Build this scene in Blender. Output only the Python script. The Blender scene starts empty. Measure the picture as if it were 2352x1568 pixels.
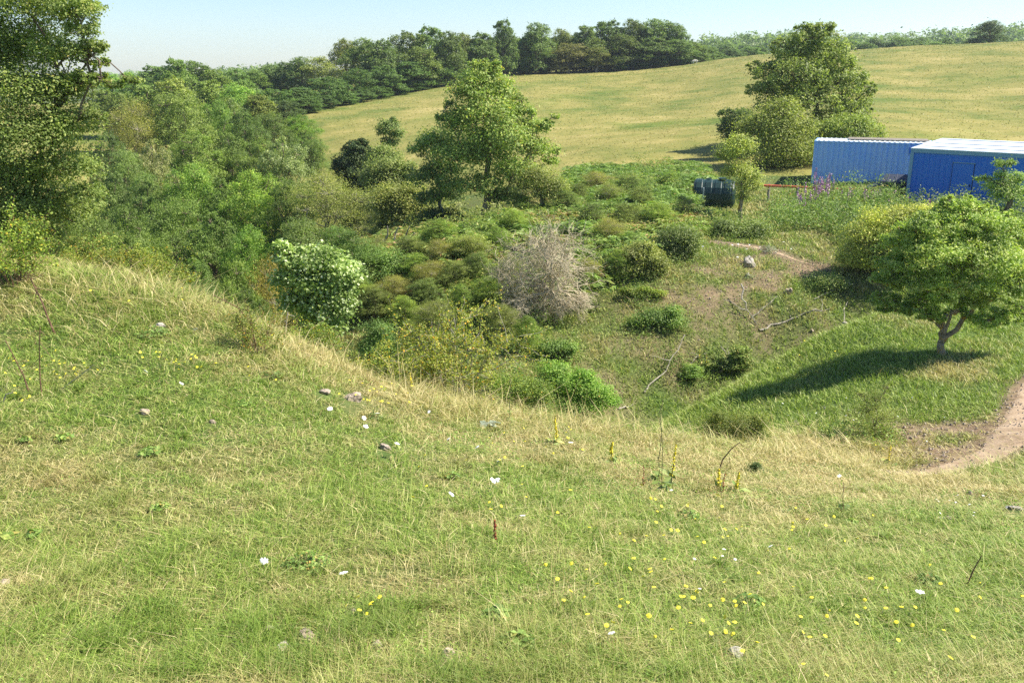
import bpy, math, random
import numpy as np
from mathutils import Vector

# ------------------------------------------------------------------ camera, sky, sun, exposure
SC = bpy.context.scene
COL = SC.collection
PITCH = 16.6                      # degrees the camera looks down
FOC = 2090.0                      # focal length in units of a 2352 wide picture
LENS = FOC / 2352.0 * 36.0
cam_d = bpy.data.cameras.new('camera'); cam = bpy.data.objects.new('camera', cam_d)
COL.objects.link(cam); SC.camera = cam
cam_d.sensor_width = 36.0; cam_d.lens = LENS; cam_d.clip_end = 8000.0; cam_d.clip_start = 0.05
cam.location = (0, 0, 0); cam.rotation_euler = (math.radians(90 - PITCH), 0, 0)

SUN_EL, SUN_AZ = math.radians(48), math.radians(6)      # azimuth measured from +X towards +Y
sun_dir = Vector((math.cos(SUN_EL) * math.cos(SUN_AZ), math.cos(SUN_EL) * math.sin(SUN_AZ), math.sin(SUN_EL)))
w = bpy.data.worlds.new('World'); SC.world = w; w.use_nodes = True
nt = w.node_tree; bg = nt.nodes['Background']
sky = nt.nodes.new('ShaderNodeTexSky'); sky.sky_type = 'NISHITA'; sky.sun_disc = False
sky.sun_elevation = SUN_EL; sky.sun_rotation = math.pi / 2 - SUN_AZ
sky.altitude = 0; sky.air_density = 1.0; sky.dust_density = 0.3; sky.ozone_density = 2.5
tc_ = nt.nodes.new('ShaderNodeMix'); tc_.data_type = 'RGBA'; tc_.blend_type = 'MULTIPLY'; tc_.inputs[0].default_value = 1; tc_.inputs[7].default_value = (.86, .94, 1.06, 1)
nt.links.new(sky.outputs[0], tc_.inputs[6]); nt.links.new(tc_.outputs[2], bg.inputs[0]); bg.inputs[1].default_value = 0.080
sd = bpy.data.lights.new('sun', 'SUN'); sun = bpy.data.objects.new('sun', sd); COL.objects.link(sun)
sd.energy = 5.0; sd.angle = math.radians(0.6); sd.color = (1.0, 0.93, 0.80)
sun.rotation_euler = sun_dir.to_track_quat('Z', 'Y').to_euler()
SC.view_settings.view_transform = 'Standard'; SC.view_settings.look = 'None'
SC.view_settings.gamma = 1.0; SC.view_settings.exposure = 1.13
SC.cycles.max_bounces = 7; SC.cycles.diffuse_bounces = 5; SC.cycles.transmission_bounces = 5
SC.cycles.volume_bounces = 0; SC.cycles.use_denoising = False

RNG = np.random.default_rng(7); random.seed(7)
CP, SP = math.cos(math.radians(PITCH)), math.sin(math.radians(PITCH))

# ------------------------------------------------------------------ geometry helpers
def ray(u, v):
    """direction through a point of the picture (2352 x 1568 units), scaled so that y = 1"""
    a, b = (u - 1176.0) / FOC, (v - 784.0) / FOC
    d = (a, CP - b * SP, -SP - b * CP)
    return d[0] / d[1], d[2] / d[1]
def P(u, v, y):
    rx, rz = ray(u, v); return np.array((rx * y, y, rz * y))
def XZ(u, v, y):
    rx, rz = ray(u, v); return rx * y, rz * y
def project(x, y, z):
    d = y * CP - z * SP
    return 1176 + FOC * x / d, 784 - FOC * (y * SP + z * CP) / d, d

_lat = np.random.default_rng(11).random((256, 256))
def noise(x, y, s=1.0, o=0):
    x = np.asarray(x, float) / s + 37.3 * o + 500; y = np.asarray(y, float) / s + 91.7 * o + 500
    xi = np.floor(x).astype(int); yi = np.floor(y).astype(int); fx = x - xi; fy = y - yi
    fx = fx * fx * (3 - 2 * fx); fy = fy * fy * (3 - 2 * fy)
    g = lambda a, b: _lat[a & 255, b & 255]
    return (g(xi, yi) * (1 - fx) + g(xi + 1, yi) * fx) * (1 - fy) + (g(xi, yi + 1) * (1 - fx) + g(xi + 1, yi + 1) * fx) * fy
def fbm(x, y, s, o=0, n=3):
    t = 0; a = 1; tot = 0
    for i in range(n):
        t = t + a * noise(x, y, s / 2 ** i, o + i * 3); tot += a; a *= .55
    return t / tot

# terrain: heights measured at points of the place, joined by a thin plate spline
CTRL = []
def c(u, v, y):
    p = P(u, v, y); CTRL.append((p[0], p[1], p[2]))
def H(u, y, z):
    z += .0157 * y; CTRL.append(((u - 1176) / FOC * (y * CP - z * SP), y, z))
for p in ((0, 0, -1.65), (-8, -6, -.6), (8, -6, -2.2), (0, -8, -.6), (-6, 0, -1.5), (6, 0, -2.2), (-14, 4, -2.3), (15, 4, -4.2),
          (-26, 10, -2.6), (-24, 0, -1.5), (24, 0, -5), (26, 12, -7), (-30, 20, -4)): CTRL.append(p)
for a in ((1176,1568,3.8),(0,1568,3.5),(2352,1568,4.4),(1176,1250,6.2),(0,1250,5.6),(2352,1250,7.6),(0,1000,8),(600,1000,8.6),
          (1176,1000,10.8),(1700,1100,11),(2352,1120,11.3),(0,572,15.5),(0,800,10.8),(300,630,14.8),(600,732,13.7),(850,880,12.3),
          (1080,940,12.6),(1350,978,13.2),(1600,1012,14),(1900,1050,14.5),(2060,1090,14.6),
          (1340,960,23.5),(1450,930,25.3),(1600,850,27.3),(1750,780,28.6),(1900,700,30),(1700,900,23),(1900,880,22.3),(2175,815,23),(1950,830,22.6),
          (2030,720,28.5),(2352,740,28),(1500,978,22.5),(1800,985,18.2),(1950,1012,16),(2100,1035,15.8),(2352,870,20.3),(2352,965,16.5),
          (2250,1015,16),(1400,820,27),(1250,740,30),(1500,700,30.5),(1600,600,34),(1700,620,33),(1850,590,35),(1550,550,36.5),
          (1950,640,32),(1100,600,34),(1000,560,37),(1115,515,43),(1250,500,42),(1480,470,44),(1400,430,50),(1300,400,56),(1870,428,51),
          (2073,466,44),(2352,482,41),(1700,510,42),(1750,550,37.5),(2100,500,40),(740,390,80),(900,350,85),(1500,280,95),(1500,210,140),
          (2100,290,75),(2100,180,130),(2100,105,190),(2352,95,190),(1750,125,190),(1500,155,190),(1176,172,185),(1040,195,165),(850,232,145),
          (690,265,125),(710,330,100),(2352,330,66),(2352,210,110),(1750,300,72),(2600,90,185),(2600,300,70)): c(*a)
for a in ((100,20,-4.6),(300,20,-6.4),(500,19,-6.9),(850,17,-7.4),(1080,17,-7.8),(1350,17.5,-7.9),(1500,17.5,-7.9),(1000,22,-9.4),(700,25,-9.8),(400,28,-9.6),(1176,24,-9),
          (150,30,-8),(300,60,-11),(600,60,-11),(500,90,-11.3),(300,120,-9.2),(100,40,-9),(500,150,-8.4),(200,200,-10),(-400,100,-9),
          (-600,40,-6),(1300,235,-3.6),(1700,235,-1.6),(2300,235,.5),(2700,235,1.5),(700,235,-8),(0,235,-12),(-800,235,-12),(3000,100,-2),
          (1200,330,-5),(2100,330,-4),(300,330,-16),(1200,480,-3),(2200,480,4),(0,480,-24),(3200,480,4),(1200,620,-3),(2200,620,5),(0,620,-26),
          (2900,45,-6.6),(2900,25,-7.4)): H(*a)
CTRL = np.array(CTRL)
def _U(r2): return np.where(r2 > 1e-9, .5 * r2 * np.log(np.maximum(r2, 1e-9)), 0.0)
def _warp(x, y):   # compress distance so that near and far points weigh alike
    r = np.sqrt(x * x + y * y) + 1e-6; k = np.log1p(r / 12.0) * 12.0 / r
    return x * k, y * k
_cx, _cy = _warp(CTRL[:, 0], CTRL[:, 1]); n = len(CTRL)
K = _U((_cx[:, None] - _cx) ** 2 + (_cy[:, None] - _cy) ** 2) + np.eye(n) * 0.6
A = np.zeros((n + 3, n + 3)); A[:n, :n] = K; A[:n, n] = 1; A[:n, n + 1] = _cx; A[:n, n + 2] = _cy; A[n:, :n] = A[:n, n:].T
_sol = np.linalg.solve(A, np.concatenate([CTRL[:, 2], [0, 0, 0]]))
def sstep(a, b, x):
    t = np.clip((x - a) / (b - a), 0, 1); return t * t * (3 - 2 * t)
def base_h(x, y):
    x = np.atleast_1d(np.asarray(x, float)); y = np.atleast_1d(np.asarray(y, float))
    sh = x.shape; x = x.ravel(); y = y.ravel(); out = np.empty(len(x))
    for i in range(0, len(x), 40000):
        xs, ys = _warp(x[i:i+40000], y[i:i+40000])
        r2 = (xs[:, None] - _cx) ** 2 + (ys[:, None] - _cy) ** 2
        out[i:i+40000] = _U(r2) @ _sol[:n] + _sol[n] + _sol[n+1] * xs + _sol[n+2] * ys
    far = sstep(600, 1000, np.hypot(x, y)); out = np.clip(out, -18, 14)
    out = out * (1 - far) - 6 * far
    return out.reshape(sh)
GULLY = None
_GX = np.arange(-45, 60.01, .3); _GY = np.arange(-10, 100.01, .3); _GH = None
def h(x, y):
    """ground height with its small bumps"""
    global _GH
    x = np.atleast_1d(np.asarray(x, float)); y = np.atleast_1d(np.asarray(y, float))
    if _GH is None:
        gx, gy = np.meshgrid(_GX, _GY); _GH = base_h(gx, gy)
    fx = (x - _GX[0]) / .3; fy = (y - _GY[0]) / .3
    inside = (fx >= 0) & (fx < len(_GX) - 1.01) & (fy >= 0) & (fy < len(_GY) - 1.01)
    out = np.empty(x.shape)
    if (~inside).any(): out[~inside] = base_h(x[~inside], y[~inside])
    fx, fy = fx[inside], fy[inside]; xi, yi = fx.astype(int), fy.astype(int); a, b = fx - xi, fy - yi
    out[inside] = (_GH[yi, xi] * (1-a) + _GH[yi, xi+1] * a) * (1-b) + (_GH[yi+1, xi] * (1-a) + _GH[yi+1, xi+1] * a) * b
    bump = (noise(x, y, .9, 1) - .5) * .07 + (noise(x, y, 2.3, 2) - .5) * .14
    if GULLY is not None: bump = bump - 1.05 * np.exp(-(dist_line(x, y, GULLY) / 1.35) ** 2)
    rough = np.exp(-((y - 34) / 10.0) ** 2) * np.exp(-((x - 3) / 12.0) ** 2) * (1 - np.exp(-(((x - 9) / 6) ** 2 + ((y - 24) / 5) ** 2)))
    bump = bump + rough * (noise(x, y, 3.2, 4) - .5) * .7
    keep = 1 - np.exp(-((x - 21) / 8.0) ** 2 - ((y - 47) / 7.0) ** 2)
    return out + bump * keep
def h1(x, y): return float(h(np.array([x]), np.array([y]))[0])
_ys = np.concatenate([np.arange(2, 60, .05), np.arange(60, 260, .25)])
def at(u, v, ymin=2.0, ymax=260.0):
    """first point of the ground behind a picture point"""
    rx, rz = ray(u, v); ys = _ys[(_ys >= ymin) & (_ys <= ymax)]
    hit = h(rx * ys, ys) >= rz * ys
    y = ys[np.argmax(hit)] if hit.any() else ys[-1]
    return np.array((rx * y, y, h1(rx * y, y)))

def in_poly(px, py, poly):
    ins = np.zeros(px.shape, bool); j = len(poly) - 1
    for i in range(len(poly)):
        xi, yi = poly[i]; xj, yj = poly[j]
        cnd = ((yi > py) != (yj > py)) & (px < (xj - xi) * (py - yi) / (yj - yi + 1e-9) + xi)
        ins ^= cnd; j = i
    return ins
def dist_line(x, y, pts):
    d = np.full(x.shape, 1e9)
    for (x0, y0), (x1, y1) in zip(pts[:-1], pts[1:]):
        dx, dy = x1 - x0, y1 - y0; t = np.clip(((x - x0) * dx + (y - y0) * dy) / (dx * dx + dy * dy), 0, 1)
        d = np.minimum(d, np.hypot(x - x0 - t * dx, y - y0 - t * dy))
    return d

GULLY = [tuple(at(u_, v_, 18)[:2]) for u_, v_ in ((1405, 950), (1470, 915), (1600, 852), (1700, 800), (1800, 745), (1900, 700), (1985, 665))]

# ------------------------------------------------------------------ mesh helpers
def mesh_np(name, verts, polys, mat=None, attrs=None, smooth=False):
    """polys: (M,3) or (M,4) array, or a list of such arrays"""
    if isinstance(polys, np.ndarray): polys = [polys]
    polys = [p for p in polys if len(p)]
    me = bpy.data.meshes.new(name)
    me.vertices.add(len(verts)); me.vertices.foreach_set('co', np.ascontiguousarray(verts, dtype=np.float32).ravel())
    loops = np.concatenate([p.ravel() for p in polys]).astype(np.int32)
    sizes = np.concatenate([np.full(len(p), p.shape[1], dtype=np.int32) for p in polys])
    me.loops.add(len(loops)); me.loops.foreach_set('vertex_index', loops)
    me.polygons.add(len(sizes)); me.polygons.foreach_set('loop_start', np.concatenate([[0], np.cumsum(sizes)[:-1]]).astype(np.int32))
    me.polygons.foreach_set('use_smooth', np.full(len(sizes), bool(smooth)))
    for k, a in (attrs or {}).items():
        at_ = me.attributes.new(k, 'FLOAT', 'POINT'); at_.data.foreach_set('value', np.ascontiguousarray(a, dtype=np.float32))
    me.update(calc_edges=True)
    if mat: me.materials.append(mat)
    return me
def link(name, me, parent=None, loc=(0, 0, 0)):
    o = bpy.data.objects.new(name, me); COL.objects.link(o); o.location = loc
    if parent: o.parent = parent
    return o
def tag(o, label=None, cat=None, group=None, kind=None):
    if label: o['label'] = label
    if cat: o['category'] = cat
    if group: o['group'] = group
    if kind: o['kind'] = kind
    return o
def empty(name, loc, label=None, cat=None, group=None, rz=0):
    o = bpy.data.objects.new(name, None); COL.objects.link(o); o.location = loc; o.rotation_euler = (0, 0, rz)
    o.empty_display_size = .2
    return tag(o, label, cat, group)
class MB:
    """collects boxes, tubes and sheets and joins them into one mesh"""
    def __init__(s): s.v = []; s.q = []; s.t = []; s.n = 0; s.a = []
    def add(s, v, q=None, t=None, a=None):
        v = np.asarray(v, float); s.v.append(v)
        if q is not None and len(q): s.q.append(np.asarray(q, int) + s.n)
        if t is not None and len(t): s.t.append(np.asarray(t, int) + s.n)
        s.a.append(np.full(len(v), .5) if a is None else np.broadcast_to(np.asarray(a, float), (len(v),)).copy())
        s.n += len(v); return s
    def box(s, x0, x1, y0, y1, z0, z1):
        v = [(x, y, z) for z in (z0, z1) for y in (y0, y1) for x in (x0, x1)]
        return s.add(v, q=[(0,2,3,1),(4,5,7,6),(0,1,5,4),(2,6,7,3),(0,4,6,2),(1,3,7,5)])
    def tube(s, pts, rad, k=6, a=None, cap=True):
        pts = np.asarray(pts, float); m = len(pts); rad = np.broadcast_to(rad, (m,))
        d = np.gradient(pts, axis=0); d /= np.linalg.norm(d, axis=1)[:, None] + 1e-9
        ref = np.array((0, 0, 1.)) if abs(d[0][2]) < .9 else np.array((1., 0, 0))
        s1 = np.cross(d, ref); s1 /= np.linalg.norm(s1, axis=1)[:, None] + 1e-9; s2 = np.cross(d, s1)
        ang = np.arange(k) / k * 2 * np.pi
        v = pts[:, None] + rad[:, None, None] * (np.cos(ang)[None, :, None] * s1[:, None] + np.sin(ang)[None, :, None] * s2[:, None])
        q = [(i*k+j, i*k+(j+1) % k, (i+1)*k+(j+1) % k, (i+1)*k+j) for i in range(m-1) for j in range(k)]
        v = v.reshape(-1, 3); t = []
        if cap and k > 3:
            v = np.vstack([v, pts[:1], pts[-1:]]); b = m * k
            t = [(b, (j+1) % k, j) for j in range(k)] + [(b+1, (m-1)*k+j, (m-1)*k+(j+1) % k) for j in range(k)]
        return s.add(v, q=q, t=t, a=a)
    def mesh(s, name, mat, smooth=False):
        P_ = []
        if s.q: P_.append(np.concatenate(s.q))
        if s.t: P_.append(np.concatenate(s.t))
        return mesh_np(name, np.concatenate(s.v), P_, mat, {'v': np.concatenate(s.a)}, smooth)
    def build(s, name, mat, parent=None, smooth=False, loc=(0, 0, 0)):
        return link(name, s.mesh(name, mat, smooth), parent, loc)

# ------------------------------------------------------------------ materials
def new_mat(name):
    m = bpy.data.materials.new(name); m.use_nodes = True; m.node_tree.nodes.clear(); return m, m.node_tree.nodes, m.node_tree.links
def rgb(c): return (c[0], c[1], c[2], 1)
def ramp(N, stops):
    r = N.new('ShaderNodeValToRGB'); e = r.color_ramp.elements
    e[0].position = stops[0][0]; e[0].color = rgb(stops[0][1]); e[1].position = stops[-1][0]; e[1].color = rgb(stops[-1][1])
    for p, cc in stops[1:-1]: x = e.new(p); x.color = rgb(cc)
    return r
def mixc(N, L, f, a, b, mode='MIX'):
    m = N.new('ShaderNodeMix'); m.data_type = 'RGBA'; m.blend_type = mode
    for s, val in ((m.inputs[0], f), (m.inputs[6], a), (m.inputs[7], b)):
        if hasattr(val, 'is_output') or isinstance(val, bpy.types.NodeSocket): L.new(val, s)
        elif isinstance(val, (int, float)): s.default_value = val
        else: s.default_value = rgb(val)
    return m.outputs[2]
def attr(N, name):
    a = N.new('ShaderNodeAttribute'); a.attribute_name = name; return a.outputs['Fac']
def tnoise(N, L, scale, detail=4, rough=.6, vec=None):
    t = N.new('ShaderNodeTexNoise'); t.inputs['Scale'].default_value = scale; t.inputs['Detail'].default_value = detail
    t.inputs['Roughness'].default_value = rough
    if vec is not None: L.new(vec, t.inputs['Vector'])
    return t.outputs[0]
def objpos(N, L, scale=(1, 1, 1)):
    g = N.new('ShaderNodeNewGeometry'); mp = N.new('ShaderNodeMapping'); mp.inputs['Scale'].default_value = scale
    L.new(g.outputs['Position'], mp.inputs['Vector']); return mp.outputs[0]
def leaf_mat(name, stops, trans=.45, rough=.55, spec=.2, patch=.35, tint=True):
    m, N, L = new_mat(name)
    r = ramp(N, stops); L.new(attr(N, 'v'), r.inputs[0])
    col = r.outputs[0]
    nz = tnoise(N, L, 1.1, 2, .5, objpos(N, L))
    rr = ramp(N, [(.3, (1-patch, 1-patch, 1-patch*.8)), (.7, (1+patch*.35, 1+patch*.3, 1+patch*.1))]); L.new(nz, rr.inputs[0])
    col = mixc(N, L, 1.0, col, rr.outputs[0], 'MULTIPLY')
    if tint:
        oi = N.new('ShaderNodeObjectInfo'); col = mixc(N, L, 1.0, col, oi.outputs['Color'], 'MULTIPLY')
    p = N.new('ShaderNodeBsdfPrincipled'); L.new(col, p.inputs['Base Color']); p.inputs['Roughness'].default_value = rough
    p.inputs['Specular IOR Level'].default_value = spec
    t = N.new('ShaderNodeBsdfTranslucent')
    k_ = trans * 1.55; tc = mixc(N, L, 1.0, col, (1.05 * k_, 1.15 * k_, .6 * k_), 'MULTIPLY'); L.new(tc, t.inputs['Color'])
    ms = N.new('ShaderNodeAddShader'); L.new(p.outputs[0], ms.inputs[0]); L.new(t.outputs[0], ms.inputs[1])
    o = N.new('ShaderNodeOutputMaterial'); L.new(ms.outputs[0], o.inputs[0]); return m
def plain(name, stops, scale=3, rough=.7, spec=.3, metal=0, bump=0, bscale=20, vec=(1, 1, 1), detail=5):
    m, N, L = new_mat(name); v = objpos(N, L, vec)
    r = ramp(N, stops); L.new(tnoise(N, L, scale, detail, .6, v), r.inputs[0])
    p = N.new('ShaderNodeBsdfPrincipled'); L.new(r.outputs[0], p.inputs['Base Color']); p.inputs['Roughness'].default_value = rough
    p.inputs['Specular IOR Level'].default_value = spec; p.inputs['Metallic'].default_value = metal
    if bump:
        b = N.new('ShaderNodeBump'); b.inputs['Strength'].default_value = bump; b.inputs['Distance'].default_value = .02
        L.new(tnoise(N, L, bscale, 5, .6, v), b.inputs['Height']); L.new(b.outputs[0], p.inputs['Normal'])
    o = N.new('ShaderNodeOutputMaterial'); L.new(p.outputs[0], o.inputs[0]); return m

G = {}
G['hawthorn'] = leaf_mat('hawthorn_leaf', [(0, (0.064,0.100,0.023)), (.5, (0.130,0.182,0.045)), (.9, (0.215,0.245,0.075)), (1, (0.27,0.23,0.074))])
G['ash'] = leaf_mat('ash_leaf', [(0, (0.091,0.166,0.030)), (.55, (0.173,0.271,0.051)), (.92, (0.309,0.376,0.089)), (1, (0.374,0.320,0.034))])
G['green'] = leaf_mat('green_leaf', [(0, (0.080,0.118,0.030)), (.5, (0.150,0.200,0.052)), (1, (0.275,0.315,0.105))])
G['elder'] = leaf_mat('elder_leaf', [(0, (0.091,0.161,0.030)), (.5, (0.191,0.280,0.054)), (.85, (0.346,0.411,0.119)), (1, (0.354,0.360,0.145))])
G['yellow'] = leaf_mat('yellow_green_leaf', [(0, (.105,.135,.030)), (.5, (.20,.235,.055)), (.9, (.31,.31,.095)), (1, (.40,.36,.14))])
G['olive'] = leaf_mat('olive_leaf', [(0, (0.109,0.140,0.033)), (.5, (0.200,0.228,0.057)), (1, (0.328,0.315,0.104))])
G['pale'] = leaf_mat('pale_leaf', [(0, (.095,.155,.036)), (.40, (.17,.24,.062)), (.70, (.27,.33,.12)), (.78, (.48,.52,.30)), (1, (.62,.66,.44))], patch=.2)
G['silver'] = leaf_mat('silver_leaf', [(0, (.085,.130,.045)), (.5, (.165,.215,.075)), (.8, (.30,.34,.16)), (1, (.46,.48,.28))], patch=.25)
G['dark'] = leaf_mat('dark_leaf', [(0, (0.028,0.054,0.015)), (.5, (0.056,0.093,0.025)), (1, (0.109,0.138,0.043))], trans=.15)
G['rose'] = leaf_mat('rose_leaf', [(0, (0.113,0.160,0.027)), (.55, (0.226,0.261,0.043)), (.94, (0.362,0.334,0.062)), (.97, (0.520,0.300,0.025)), (1, (0.572,0.330,0.034))])
G['bramble'] = leaf_mat('bramble_leaf', [(0, (.070,.125,.026)), (.5, (.135,.215,.045)), (.9, (.23,.31,.08)), (1, (.34,.23,.07))])
G['bracken'] = leaf_mat('bracken_leaf', [(0, (.085,.150,.028)), (.45, (.155,.240,.045)), (.72, (.22,.27,.065)), (.84, (.26,.20,.075)), (1, (.27,.155,.065))], trans=.35)
G['herb'] = leaf_mat('herb_leaf', [(0, (0.091,0.149,0.033)), (.5, (0.182,0.254,0.060)), (.85, (0.309,0.333,0.097)), (1, (0.528,0.420,0.164))], trans=.3)
G['artemisia'] = leaf_mat('grey_green_leaf', [(0, (0.156,0.200,0.128)), (1, (0.354,0.400,0.281))], trans=.2)
M = {}
M['bark'] = plain('bark', [(.3, (.10,.075,.05)), (.7, (.26,.21,.16))], 9, .9, .1, bump=.6, bscale=30)
M['grey_bark'] = plain('grey_bark', [(.3, (.16,.14,.11)), (.7, (.40,.37,.31))], 8, .9, .1, bump=.5, bscale=30)
M['lichen_bark'] = plain('lichen_bark', [(.35, (.17,.14,.10)), (.52, (.33,.28,.20)), (.62, (.42,.26,.05)), (.8, (.50,.30,.05))], 7, .9, .1, bump=.5)
M['dead_wood'] = plain('dead_wood', [(.3, (.40,.34,.23)), (.7, (.60,.53,.38))], 5, .9, .1)
M['bleached'] = plain('bleached_wood', [(.3, (.26,.23,.18)), (.7, (.48,.43,.36))], 9, .85, .15)
M['twig'] = plain('thorny_stem', [(.3, (.10,.05,.035)), (.7, (.22,.13,.08))], 12, .8, .2)
M['stone'] = plain('stone', [(.3, (.20,.18,.15)), (.55, (.36,.33,.28)), (.75, (.50,.46,.40))], 6, .9, .15, bump=.7, bscale=14)
M['pink_stone'] = plain('pink_stone', [(.3, (.21,.165,.125)), (.55, (.36,.295,.23)), (.75, (.50,.42,.34))], 8, .9, .15, bump=.7, bscale=16)

# ------------------------------------------------------------------ the ground
pathA = [tuple(at(u, v)[:2]) for u, v in ((2375, 900), (2345, 975), (2298, 1032), (2235, 1062), (2160, 1082), (2085, 1092))]
pathA = [(pathA[0][0] + 2.2, pathA[0][1] + 2.5)] + pathA
pathB = [tuple(at(u, v, 28)[:2]) for u, v in ((1655, 558), (1720, 566), (1780, 580), (1835, 602), (1885, 615))]
FIELD_LINE = 59.0
SOILS = [(at(2160, 1015, 12)[:2], 1.5, 1.0), (at(2040, 1020, 12)[:2], 1.3, .8), (at(1900, 1000, 12)[:2], 1.0, .55), (at(2250,1000,12)[:2], 1.0, 1.0),
         (at(1720, 650, 24)[:2], 2.4, .78), (at(1640, 690, 24)[:2], 2.2, .75), (at(1560, 720, 24)[:2], 2.0, .6), (at(1800, 610, 24)[:2], 2.0, .9),
         (at(1600, 620, 24)[:2], 1.6, .75), (at(1380, 860, 20)[:2], 1.4, .5), (at(1480, 800, 20)[:2], 1.4, .45), (at(1540, 870, 20)[:2], 1.0, .5),
         (at(1500, 640, 24)[:2], 1.2, .5), (at(1820, 1050, 10)[:2], .8, .3), (at(2330,1060,10)[:2], 1.3, .55)]
def soil_mask(x, y):
    s = np.zeros(np.shape(x))
    for (cx, cy), r, k in SOILS: s = np.maximum(s, k * np.exp(-((x - cx) ** 2 + (y - cy) ** 2) / (2 * (r * 1.0) ** 2)))
    s = s * np.clip(.15 + 3.2 * (fbm(x, y, .8, 21) - .30), 0, 1.15)
    s = np.maximum(s, .9 * (1 - sstep(.3, .75, dist_line(x, y, pathB))))
    s = np.maximum(s, 1.0 * (1 - sstep(.35, .75, dist_line(x, y, pathA))))
    return np.clip(s, 0, 1)
def dry_mask(x, y):
    """how straw-coloured the sward is"""
    u, v, d = project(x, y, base_h(x, y) if np.size(x) < 5000 else h(x, y))
    b = .34 + 1.25 * (fbm(x, y, 2.2, 31) - .5) + .8 * (fbm(x, y, .7, 33) - .5) + .7 * (noise(x, y, .22, 35) - .5)
    near = y < 17.5
    crest = .24 * np.exp(-((v - (930 + (u - 1000) * .16)) / 70.0) ** 2) * (u > 800) + .3 * np.exp(-((u - 900) / 420.0) ** 2 - ((v - 760) / 130.0) ** 2) \
        + .3 * np.exp(-((u - 330) / 260.0) ** 2 - ((v - 690) / 70.0) ** 2)
    right = .12 * np.exp(-((u - 1950) / 420.0) ** 2 - ((v - 1180) / 160.0) ** 2)
    mid = .22 * np.exp(-((u - 1500) / 450.0) ** 2 - ((v - 1330) / 200.0) ** 2)
    lush = -.38 * np.exp(-((u - 900) / 500.0) ** 2 - ((v - 1500) / 130.0) ** 2) - .22 * np.exp(-((u - 450) / 330.0) ** 2 - ((v - 1080) / 200.0) ** 2) \
        - .25 * np.exp(-((u - 2200) / 260.0) ** 2 - ((v - 1300) / 120.0) ** 2)
    b = b + np.where(near, crest + right + mid + lush, 0)
    mound = (~near) & (u > 1400) & (v > 938 - (u - 1430) * .456)
    b = np.where((~near) & ~mound, b + .16, b)
    tuss = .75 * np.exp(-((u - 2215) / 110.0) ** 2 - ((v - 850) / 40.0) ** 2) + .35 * np.exp(-((u - 2120) / 130.0) ** 2 - ((v - 745) / 28.0) ** 2)
    b = np.where(mound, b - .36 + tuss, b)
    return np.clip(b, 0, 1)

def grid_sheet(name, xs, ys, mat, keep=None, lift=0.0, attrs=True):
    gx, gy = np.meshgrid(xs, ys); z = h(gx.ravel(), gy.ravel()) + lift
    v = np.column_stack([gx.ravel(), gy.ravel(), z]); nx, ny = len(xs), len(ys)
    i = (np.arange(ny-1)[:, None] * nx + np.arange(nx-1)[None]).ravel()
    q = np.column_stack([i, i+1, i+nx+1, i+nx])
    if keep is not None:
        cxy = v[q].mean(axis=1); q = q[keep(cxy[:, 0], cxy[:, 1])]
    a = {}
    if attrs: a = {'soil': soil_mask(v[:, 0], v[:, 1]), 'dry': dry_mask(v[:, 0], v[:, 1])}
    return mesh_np(name, v, q, mat, a, smooth=True)
def spaced(a, b, step, grow):
    out = [0.0]; s = step
    while out[-1] < b: out.append(out[-1] + s); s *= grow
    return out
# ground material
m, N, L = new_mat('meadow_ground'); v = objpos(N, L)
th = ramp(N, [(.3, (.055,.060,.022)), (.5, (.11,.12,.040)), (.7, (.20,.19,.075))]); L.new(tnoise(N, L, 9, 6, .7, v), th.inputs[0])
gr = ramp(N, [(.3, (.042,.080,.018)), (.7, (.10,.15,.036))]); L.new(tnoise(N, L, 5, 5, .7, v), gr.inputs[0])
so = ramp(N, [(.3, (.12,.082,.05)), (.5, (.21,.148,.094)), (.7, (.32,.235,.155))]); L.new(tnoise(N, L, 4, 7, .7, v), so.inputs[0])
cg = mixc(N, L, attr(N, 'dry'), gr.outputs[0], th.outputs[0]); cg = mixc(N, L, attr(N, 'soil'), cg, so.outputs[0])
p = N.new('ShaderNodeBsdfPrincipled'); L.new(cg, p.inputs['Base Color']); p.inputs['Roughness'].default_value = .95; p.inputs['Specular IOR Level'].default_value = .1
b = N.new('ShaderNodeBump'); b.inputs['Strength'].default_value = .6; b.inputs['Distance'].default_value = .04; L.new(tnoise(N, L, 14, 6, .7, v), b.inputs['Height']); L.new(b.outputs[0], p.inputs['Normal'])
o = N.new('ShaderNodeOutputMaterial'); L.new(p.outputs[0], o.inputs[0]); MAT_GROUND = m
# hay field: dry pasture, streaked along the slope
m, N, L = new_mat('dry_pasture'); v = objpos(N, L, (.7, 1, 1)); v2 = objpos(N, L, (1, 1, 1)); v3 = objpos(N, L, (.5, 1.6, 1))
c1 = ramp(N, [(.36, (.115,.15,.036)), (.46, (.19,.19,.056)), (.56, (.25,.225,.074)), (.68, (.34,.285,.12))]); L.new(tnoise(N, L, .11, 9, .68, v2), c1.inputs[0])
c2 = ramp(N, [(.32, (.78,.84,.70)), (.68, (1.16,1.12,1.12))]); L.new(tnoise(N, L, 1.1, 8, .8, v3), c2.inputs[0])
c3 = ramp(N, [(.55, (1, 1, 1)), (.68, (.62,.82,.55))]); L.new(tnoise(N, L, .06, 6, .6, v2), c3.inputs[0])
cc = mixc(N, L, 1.0, mixc(N, L, 1.0, c1.outputs[0], c2.outputs[0], 'MULTIPLY'), c3.outputs[0], 'MULTIPLY')
p = N.new('ShaderNodeBsdfPrincipled'); L.new(cc, p.inputs['Base Color']); p.inputs['Roughness'].default_value = .95; p.inputs['Specular IOR Level'].default_value = .1
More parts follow.
